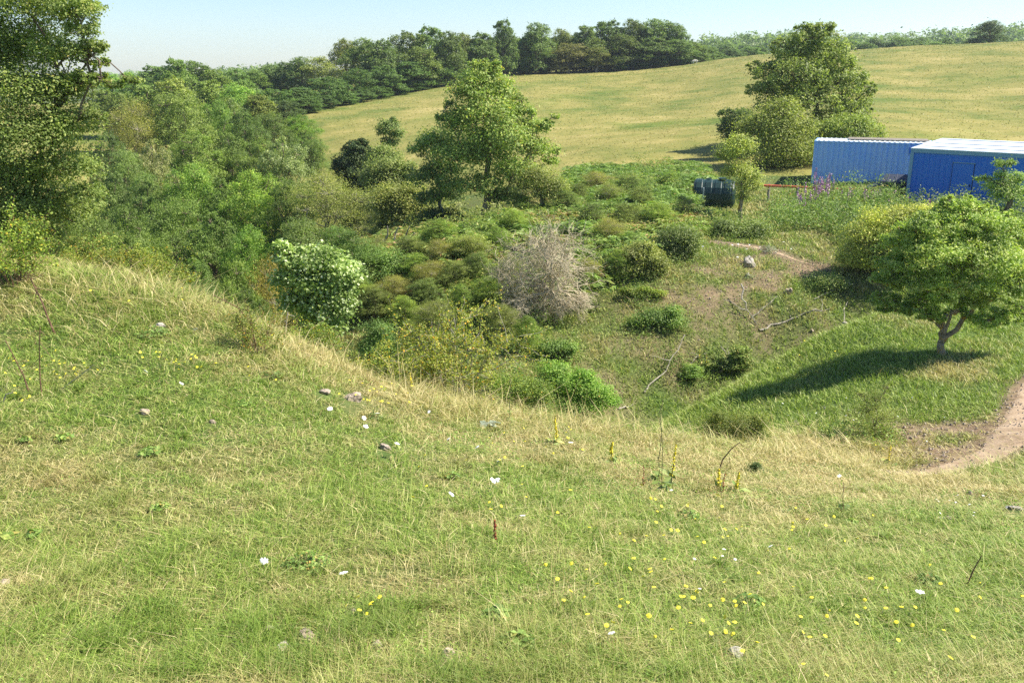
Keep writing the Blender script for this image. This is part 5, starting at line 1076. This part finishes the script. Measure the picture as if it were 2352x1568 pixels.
rock('flat grey slab at the right edge of the near slope', 2330, 1167, 46, 14, 'stone', 12)
rock('small pinkish stone in the grass below the end of the path', 2228, 1132, 16, 9, 'pink_stone', 13)
rock('small pinkish stone among daisies left of the grey slab', 2180, 1188, 20, 9, 'pink_stone', 14)
rock('largest tan stone among the bottom grass', 1032, 1498, 46, 32, 'pink_stone', 15)
rock('upright tan stone left of the largest bottom stone', 866, 1484, 30, 26, 'pink_stone', 16)
rock('long tan stone in the deep green bottom grass', 705, 1462, 48, 24, 'pink_stone', 17)
rock('tan stone at the left of the bottom group of stones', 622, 1446, 30, 14, 'pink_stone', 18)
rock('brown stone under the long tan stone', 650, 1490, 32, 20, 'stone', 19)
rock('tiny tan pebble between the two upright bottom stones', 787, 1476, 14, 9, 'pink_stone', 20)
rock('grey-brown clod near the yellow flowers at the bottom', 812, 1405, 24, 16, 'stone', 21)
rock('white stone at the left edge of the near grass', 12, 1340, 32, 9, 'pink_stone', 22)
rock('weathered earth-coloured stone at the bottom right', 1690, 1500, 52, 22, 'stone', 23)
rock('white stone at the base of the small yellow-green elder', 1232, 494, 12, 12, 'stone', 24, 38)
rock('grey stone third from the right in the broken row under the ash', 1205, 502, 20, 9, 'stone', 25, 38)
rock('flat stone left in the broken row under the ash', 1188, 505, 16, 8, 'stone', 26, 38)
rock('left one of two stones on the bank below the tall ash', 1092, 530, 14, 9, 'stone', 27, 36)
rock('right one of two stones on the bank below the tall ash', 1108, 530, 13, 9, 'stone', 28, 36)
rock('pair-leading boulder poking from the bracken left of the tank', 1485, 464, 20, 12, 'pink_stone', 29, 38, 'boulder')
rock('smaller boulder touching the one poking from the bracken', 1500, 470, 14, 10, 'pink_stone', 30, 38, 'boulder')
rock('pale stone clump near the left-slope yellow flowers', 333, 944, 26, 16, 'pink_stone', 31)
rock('pale flat stone on the left slope above the white flower heads', 487, 970, 24, 9, 'pink_stone', 32)

def gravel():
    rng = np.random.default_rng(66); x = rng.uniform(2, 16, 60000); y = rng.uniform(12, 38, 60000); k = (soil_mask(x, y) > .35 + .5 * rng.random(len(x))); x, y = x[k][:9000], y[k][:9000]; n = len(x); z = h(x, y) + .02
    r_ = (.008 + .030 * rng.random(n) ** 4)[:, None]; C = np.column_stack([x, y, z]); D = np.array([(1,0,0),(0,1,0),(-1,0,0),(0,-1,0),(0,0,.8),(0,0,-.8)], float)
    V = (C[:, None] + D[None] * r_[:, None] * rng.uniform(.6, 1.3, (n, 6, 1))).reshape(-1, 3); i = np.arange(n)[:, None] * 6; T = np.concatenate([i + np.array(t_) for t_ in ((0,1,4),(1,2,4),(2,3,4),(3,0,4),(1,0,5),(2,1,5),(3,2,5),(0,3,5))])
    tag(link('gravel', mesh_np('gravel', V, T, M['pink_stone'], {'v': np.full(len(V), .5)})), 'small stones and crumbs of earth on the bare ground and track', 'gravel', kind='stuff')
gravel()

# ------------------------------------------------------------------ meadow flowers and weeds
MAT_YEL = plain('yellow_petal', [(.3, (.80,.68,.03)), (.7, (.88,.78,.08))], 30, .7)
MAT_WHI = plain('white_petal', [(.3, (.72,.72,.66)), (.7, (.85,.85,.80))], 30, .7)
MAT_RDK = plain('dock_seed', [(.3, (.30,.06,.035)), (.7, (.50,.14,.08))], 20, .8)
def head_mesh(name, r, mat, k=11, dome=.25, ragged=.18, seed=0):
    rng = np.random.default_rng(seed); v = [(0, 0, r * dome)]; n_ = k * 2
    for i in range(n_): a = i / n_ * 2 * math.pi; rr = r * ((1 if i % 2 else 1 - ragged) + rng.normal() * .05); v.append((math.cos(a) * rr, math.sin(a) * rr, rng.normal() * r * .05))
    v.append((0, 0, -r * .35)); t = [(0, 1 + i, 1 + (i + 1) % n_) for i in range(n_)] + [(n_ + 1, 1 + (i + 1) % n_, 1 + i) for i in range(n_)]
    return mesh_np(name, np.array(v), np.array(t), mat, {'v': np.full(len(v), .5)})
Y_HEAD = [head_mesh('flower_head', .0125, MAT_YEL, seed=i) for i in range(3)]
def yarrow_head(seed):
    rng = np.random.default_rng(seed); mb = MB()
    for i in range(20):
        a = rng.uniform(0, 6.28); r = .026 * math.sqrt(rng.random()); c_ = np.array((math.cos(a) * r * 1.2, math.sin(a) * r, -r * .15)); k = 6
        v = [c_ + (0, 0, .004)] + [c_ + (math.cos(j) * .011, math.sin(j) * .011, 0) for j in np.arange(k) / k * 6.283] + [c_ - (0, 0, .004)]
        mb.add(v, t=[(0, 1 + j, 1 + (j + 1) % k) for j in range(k)] + [(k + 1, 1 + (j + 1) % k, 1 + j) for j in range(k)])
    return mb.mesh('flower_head', MAT_WHI)
W_HEAD = [yarrow_head(i) for i in range(3)]
STEMS = [MB().tube(bent((0, 0, 0), (0.01 * i, 0, 1), np.random.default_rng(i), 4, .03), (.0022, .002, .0018, .0016, .0014), 4).mesh('stem', MAT_STALK) for i in range(3)]
frng = np.random.default_rng(15)
def flower(u, v, kind, label, group, ht=None, ymin=2, sc=1.0):
    hgt = ht or frng.uniform(.09, .19); p = at(u, v, ymin); x, y, z = p
    # the head is what sits at (u, v): step the foot towards the camera a little
    d = (y * CP - z * SP); root = empty('yellow_hawkbit' if kind == 'y' else 'white_yarrow', p, label, 'wildflower', group)
    st = link('stem', STEMS[int(frng.integers(3))], root); st.scale = (1, 1, hgt)
    hd = link('flower_head', (Y_HEAD if kind == 'y' else W_HEAD)[int(frng.integers(3))], root, (0, 0, hgt)); k = sc * (1.08 if kind == 'y' else .68) * frng.uniform(.75, 1.2) * (1 + .025 * max(0, d - 5)); hd.scale = (k, k, k)
    hd.rotation_euler = (frng.normal() * .3 + .35, frng.normal() * .3, frng.uniform(0, 6))
def patch(cu, cv, du, dv, n, kind, label, group, **kw):
    for i in range(n): flower(cu + frng.normal() * du, cv + frng.normal() * dv, kind, label, group, **kw)
patch(110, 868, 60, 16, 28, 'y', 'tiny yellow flower in the drift between the thorny stems at the left edge', 'yellow drift at the left edge')
patch(395, 850, 50, 9, 22, 'y', 'tiny yellow flower in the drift across the middle of the left slope', 'yellow drift on the left slope')
patch(60, 946, 14, 8, 5, 'y', 'yellow flower in the small cluster low at the left edge', 'small yellow cluster at the left edge')
patch(870, 925, 60, 14, 24, 'y', 'yellow flower in the straw grass beside the pinkish rock', 'yellow flowers by the pinkish rock')
patch(1240, 1040, 90, 26, 18, 'y', 'yellow flower in the grass before the yellow mullein spike', 'yellow flowers before the mullein')
patch(640, 810, 130, 45, 14, 'y', 'yellow flower scattered in the straw grass left of the wild rose', 'yellow flowers left of the wild rose')
patch(340, 690, 120, 40, 11, 'y', 'yellow flower scattered in the tall grass under the left skyline', 'yellow flowers under the left skyline')
patch(838, 1434, 22, 12, 8, 'y', 'yellow flower in the cluster beside the bottom stones', 'yellow cluster by the bottom stones')
patch(1450, 1390, 110, 45, 28, 'y', 'yellow flower in the loose drift at the bottom centre right', 'yellow drift bottom centre right')
patch(1740, 1460, 150, 50, 35, 'y', 'yellow flower in the wide drift at the bottom right', 'yellow drift bottom right')
patch(1540, 1262, 60, 14, 11, 'y', 'yellow flower in the row above the bottom drifts', 'yellow row above the bottom drifts')
patch(1800, 1240, 120, 30, 18, 'y', 'yellow flower on the right slope below the dark thorn bush', 'yellow flowers below the dark thorn bush')
patch(2100, 1430, 140, 60, 22, 'y', 'yellow flower thinly scattered in the bottom right corner', 'yellow flowers in the bottom right corner')
patch(1080, 1130, 120, 60, 12, 'y', 'yellow flower thinly scattered around the white flower heads', 'yellow flowers around the white heads')
patch(1480, 1180, 120, 30, 12, 'y', 'yellow flower between the tall mullein stems and the dark thorn bush', 'yellow flowers near the mullein stems')
patch(2030, 1040, 12, 14, 6, 'y', 'yellow flower on the end of the sandy path bank', 'yellow flowers on the path bank')
patch(1900, 850, 100, 50, 9, 'y', 'tiny yellow flower in the turf of the mound', 'yellow flowers on the mound', ymin=16)
for i, (u, v, lb) in enumerate([(421,910,'below the left drift of yellow'),(838,986,'largest of the upper three'),(868,982,'right one of the upper three'),(842,1003,'lowest of the upper three'),(986,972,'above the upright stick'),
    (914,1055,'left of the clod'),(1146,1077,'brightest in the centre'),(1030,1041,'small and single'),(1096,1062,'next to yellow flowers'),(1142,1134,'upper of a pair'),(1133,1146,'lower of a pair'),(1038,1180,'below the pair'),
    (793,1380,'alone above the deep green grass'),(1402,1498,'alone at the bottom right of centre'),(610,1326,'faint and single'),(1765,1296,'right of centre'),(2105,1413,'far right'),(760,970,'left of the upper three'),
    (340,885,'on the left slope'),(450,774,'in tall grass on the left'),(1200,1208,'near the red dock'),(1310,1042,'near the mullein'),(1540,1160,'near the mullein stems'),(1925,1118,'on the right slope')]):
    flower(u, v, 'w', 'flat white yarrow head, the one ' + lb, 'white yarrow heads', sc=1.0 if i not in (6,) else 1.5)
patch(2200, 1190, 60, 14, 14, 'w', 'tiny white daisy in the patch left of the grey slab', 'white daisies by the slab', sc=.45)
patch(1960, 960, 130, 30, 22, 'w', 'tiny white daisy on the turf of the mound', 'white daisies on the mound', sc=.5, ymin=14)
patch(1640, 1330, 90, 30, 5, 'w', 'tiny white daisy among the yellow drifts', 'white daisies among the yellow drifts', sc=.5)
patch(1740, 585, 50, 10, 16, 'w', 'tiny white flower beside the narrow track on the bank', 'white flowers by the bank track', sc=1.0, ymin=26)
# mullein
mr = np.random.default_rng(8)
def mullein(label, u, v, top, n_st=1, seed=0, dry=False, ymin=2):
    p = at(u, v, ymin); s = (p[1] * CP - p[2] * SP) / FOC; ht = (v - top) * s * 1.05
    r = spike_plant('mullein_spike', 'wildflower', label, None, p, ht, MAT_STALK if dry else MAT_YEL, .30 if not dry else .2, .0045 if dry else .008, mr, petals=130, ps=.019 if not dry else .010, leaves=12, leafs=.13, leafmat='herb', lean=.05)
    return r
mullein('thick bright yellow mullein spike on the grass crest in the centre', 1280, 1022, 952)
mullein('yellow mullein spike right of the centre one', 1402, 1062, 1012)
mullein('leftmost of three tall brown mullein stems', 1508, 1105, 925, dry=True)
mullein('middle and tallest of three tall brown mullein stems', 1520, 1130, 905, dry=True)
mullein('rightmost of three tall brown mullein stems with some yellow', 1540, 1120, 1020)
mullein('slender yellow mullein spike left of the dark thorn bush', 1652, 1125, 1075)
mullein('pair-like yellow mullein spike touching the dark thorn bush', 1690, 1130, 1082)
mullein('yellow mullein spike on the crest right of the thorn bushes', 1740, 1035, 1004)
mullein('yellow mullein spike at the end of the sandy path', 2036, 1075, 1022)
mullein('yellow mullein spike in the gully', 1605, 838, 800, ymin=17)
mullein('yellow mullein spike on the pit bank below the dead hawthorn', 1622, 852, 822, ymin=17)
mullein('brown dry mullein stem before the bramble bush', 1253, 958, 880, dry=True)
mullein('brown dry mullein stem leaning left of the centre crest', 1170, 970, 870, dry=True)
mullein('yellow mullein spike at the foot of the tall wild rose', 945, 912, 855)
rd = at(1138, 1245); spike_plant('red_dock', 'wildflower', 'single rust-red dock seed head in the centre grass', None, rd, .20, MAT_RDK, .25, .004, mr, petals=110, ps=.014, leaves=5, leafs=.08)
for lb, u, v in (('left red sorrel spike beside the mullein stems', 1478, 1130), ('right red sorrel spike beside the dark thorn bush', 1655, 1150)):
    spike_plant('red_sorrel', 'wildflower', lb, None, at(u, v), .30, MAT_RDK, .35, .003, mr, petals=60, ps=.014, leaves=4, leafs=.07)
# leafy weeds
def weed(label, u, v, wpx, mat, seed, n=60, leaf=.055, hk=.5, ymin=2, name='leafy_weed', tint=None, aspect=.6):
    rng = np.random.default_rng(seed); p = at(u, v, ymin); s = (p[1] * CP - p[2] * SP) / FOC; R = wpx * s / 2; a = rng.uniform(0, 6.28, n); r = R * np.sqrt(rng.random(n))
    C = np.column_stack([np.cos(a) * r, np.sin(a) * r, .02 + R * hk * rng.random(n) * (1.1 - r / R) + .03]); nn = np.column_stack([np.cos(a) * .3, np.sin(a) * .3, np.ones(n)]) + rng.normal(size=(n, 3)) * .3; nn /= np.linalg.norm(nn, axis=1)[:, None]
    root = empty(name, p, label, 'weed'); V, Q = leaf_quads(C, nn, leaf, rng, aspect); o = link('leaves', mesh_np('leaves', V, Q, G[mat], {'v': np.repeat(rng.random(n), 4)}), root)
    mb = MB(); [mb.tube([(0, 0, -.02), c_ * (.5, .5, .8), c_], (.003, .0025, .002), 3, cap=False) for c_ in C[::3]]; mb.build('stems', MAT_STALK, root)
    if tint: o.color = (*tint, 1)
for i, (lb, u, v, wp, n_, lf) in enumerate([('small nettle clump in the grass at the left below the yellow drift', 148, 1018, 40, 50, .045), ('nettle clump left of the straw tuft', 345, 1052, 50, 80, .045), ('tiny nettle left of the left nettle clump', 62, 1022, 36, 36, .04),
    ('low green weed on the middle of the left slope', 560, 938, 34, 40, .04), ('pair of green weeds right of the yellow drift', 622, 874, 60, 80, .04), ('bramble sprig on the left slope above the yellow drift', 350, 775, 80, 150, .05),
    ('large-leaved weed at the bottom centre', 1140, 1432, 66, 50, .06), ('bramble sprig in the bottom right of centre', 1190, 1495, 90, 60, .05), ('dark leafy patch of clover at the bottom left of centre', 705, 1310, 110, 260, .030), ('green weed between clump and slope centre', 370, 1178, 44, 50, .04),
    ('weed with dark leaves on the right of centre slope', 1582, 1192, 46, 60, .04), ('dark leafed weed on the lower right slope', 1955, 1208, 30, 40, .04), ('green leafed weed above the bottom right corner', 2135, 1350, 60, 70, .045), ('small mint-like weed at the far left', 80, 1240, 40, 36, .04),
    ('bright broad leaf at the left edge', 18, 1250, 30, 8, .09), ('big grey-green mullein leaves on the centre crest', 1128, 984, 40, 9, .14), ('green weed behind the big elder shadow', 1040, 1105, 34, 40, .035), ('weed at the top of the right slope', 1935, 1175, 30, 40, .04),
    ('fern-like green weed left of the rock', 860, 965, 40, 50, .035), ('dock-like weed right of the dark thorn bush', 1720, 1400, 70, 60, .04)]):
    weed(lb, u, v, wp, 'bramble' if 'grey' not in lb else 'artemisia', 200 + i, n_, lf)
weed('silvery wormwood bush beside the boulder on the bank', 1765, 578, 44, 'artemisia', 230, 260, .09, .9, 24, 'wormwood_bush', aspect=.25)
weed('silvery wormwood plant at the foot of the small yellowish elder', 1685, 548, 28, 'artemisia', 231, 120, .10, 1.2, 30, 'wormwood_bush', aspect=.25)
weed('silvery thistle leaves below the boulder', 1722, 640, 24, 'artemisia', 232, 60, .08, .8, 24, 'wormwood_bush', aspect=.25)
# bare thorny stems at the left
def stick(label, pts, r, mat='twig', name='thorny_stem', tw=6, y=None):
    rng = np.random.default_rng(int(pts[0][0])); p0 = at(*pts[0]); yy = p0[1]; W = np.array([P(u, v, yy) for u, v in pts]) - p0; W[0] = (0, 0, -.03)
    root = empty(name, p0, label, 'stem'); MB().tube(W, np.linspace(r, r * .5, len(W)), 6).build('stem', M[mat], root); mb = MB(); L_ = np.linalg.norm(W[-1])
    for i in range(tw):
        k = rng.random(); q = W[0] + (W[-1] - W[0]) * (.2 + .8 * k); mb.tube(bent(q, q + rng.normal(size=3) * .16 * L_, rng, 3, .08), np.linspace(r * .4, r * .2, 4), 3, cap=False)
    if tw: mb.build('thorns', M[mat], root)
stick('thick reddish thorny stem leaning left at the left edge', [(128,770),(112,735),(95,690),(70,640)], .014)
stick('bare thorny stem rising to the left from the yellow drift', [(68,905),(55,865),(35,825),(12,780)], .008)
stick('second bare thorny stem right of the first in the yellow drift', [(96,912),(92,870),(90,800),(92,750)], .008, tw=10)
stick('dry pale stick lying diagonally in the yellow drift', [(132,895),(200,850),(214,838)], .006, 'bleached', tw=0)
stick('pale curved stick at the left edge', [(2,932),(14,905),(35,900)], .008, 'bleached', tw=0)
stick('leafless grey stem right of the sycamore sapling foot', [(655,775),(658,740),(661,715)], .010, 'bleached', tw=2)
stick('arching thorny branch over the straw grass', [(580,770),(575,740),(545,705),(490,678)], .010, tw=12)
stick('red curved bare branch beside the straggly thorn bush', [(1650,1080),(1660,1055),(1680,1030),(1700,1015)], .010, tw=4)
stick('forked dark dry stem on the lower right slope', [(2215,1355),(2235,1310),(2255,1275)], .006, tw=5)
stick('dark dry stem left of the forked one', [(1938,1180),(1936,1140),(1938,1108)], .005, tw=3)

# ------------------------------------------------------------------ sheep on the hill
MAT_WOOL = plain('wool', [(.3, (.50,.46,.38)), (.7, (.70,.66,.58))], 6, .95, .1); MAT_DWOOL = plain('dark_wool', [(.3, (.05,.045,.05)), (.7, (.12,.11,.11))], 6, .95, .1)
def sheep(label, u, v, mat, rz, k=1.0):
    p = at(u, v, 120); me = bpy.data.meshes.new('sheep')
    vs = [(-.45,0,.62),(-.15,0,.66),(.2,0,.66),(.45,0,.64),(.62,0,.62),(.78,0,.50),(.92,0,.42),(-.62,0,.60),(-.40,.16,.42),(-.40,.17,.0),(-.40,-.16,.42),(-.40,-.17,.0),(.40,.15,.42),(.40,.16,.0),(.40,-.15,.42),(.40,-.16,.0),(-.70,0,.48),(.74,.10,.56),(.74,-.10,.56)]
    es = [(0,1),(1,2),(2,3),(3,4),(4,5),(5,6),(0,7),(0,8),(8,9),(0,10),(10,11),(3,12),(12,13),(3,14),(14,15),(7,16),(5,17),(5,18)]
    me.from_pydata([tuple(c_ * k for c_ in a) for a in vs], es, []); o = link('sheep', me, None, tuple(p)); o.rotation_euler = (0, 0, rz); me.materials.append(mat)
    sk = o.modifiers.new('skin', 'SKIN'); rad = [.27,.31,.31,.27,.16,.11,.05,.22,.10,.04,.10,.04,.09,.04,.09,.04,.05,.03,.03]
    for i, sv in enumerate(me.skin_vertices[0].data): sv.radius = (rad[i] * k, rad[i] * k); sv.use_root = (i == 1)
    sb = o.modifiers.new('sub', 'SUBSURF'); sb.levels = 2; sb.render_levels = 2
    tag(o, label, 'sheep')
sheep('pale sheep grazing at the top edge of the hill field', 1480, 153, MAT_WOOL, .2, 1.25)
sheep('dark sheep lying right of the pale grazing sheep', 1520, 151, MAT_DWOOL, 2.8)
sheep('distant pale sheep further right on the field edge', 1596, 147, MAT_WOOL, 3.3, .8)

# ------------------------------------------------------------------ haze over the whole place
m, N, L = new_mat('haze'); pv = N.new('ShaderNodeVolumePrincipled'); pv.inputs['Color'].default_value = (.80, .90, 1, 1); pv.inputs['Density'].default_value = .00022; pv.inputs['Anisotropy'].default_value = .3
o_ = N.new('ShaderNodeOutputMaterial'); L.new(pv.outputs[0], o_.inputs['Volume'])
hz = MB().box(-1700, 1700, -20, 1700, -30, 45).build('haze', m); tag(hz, kind='stuff')
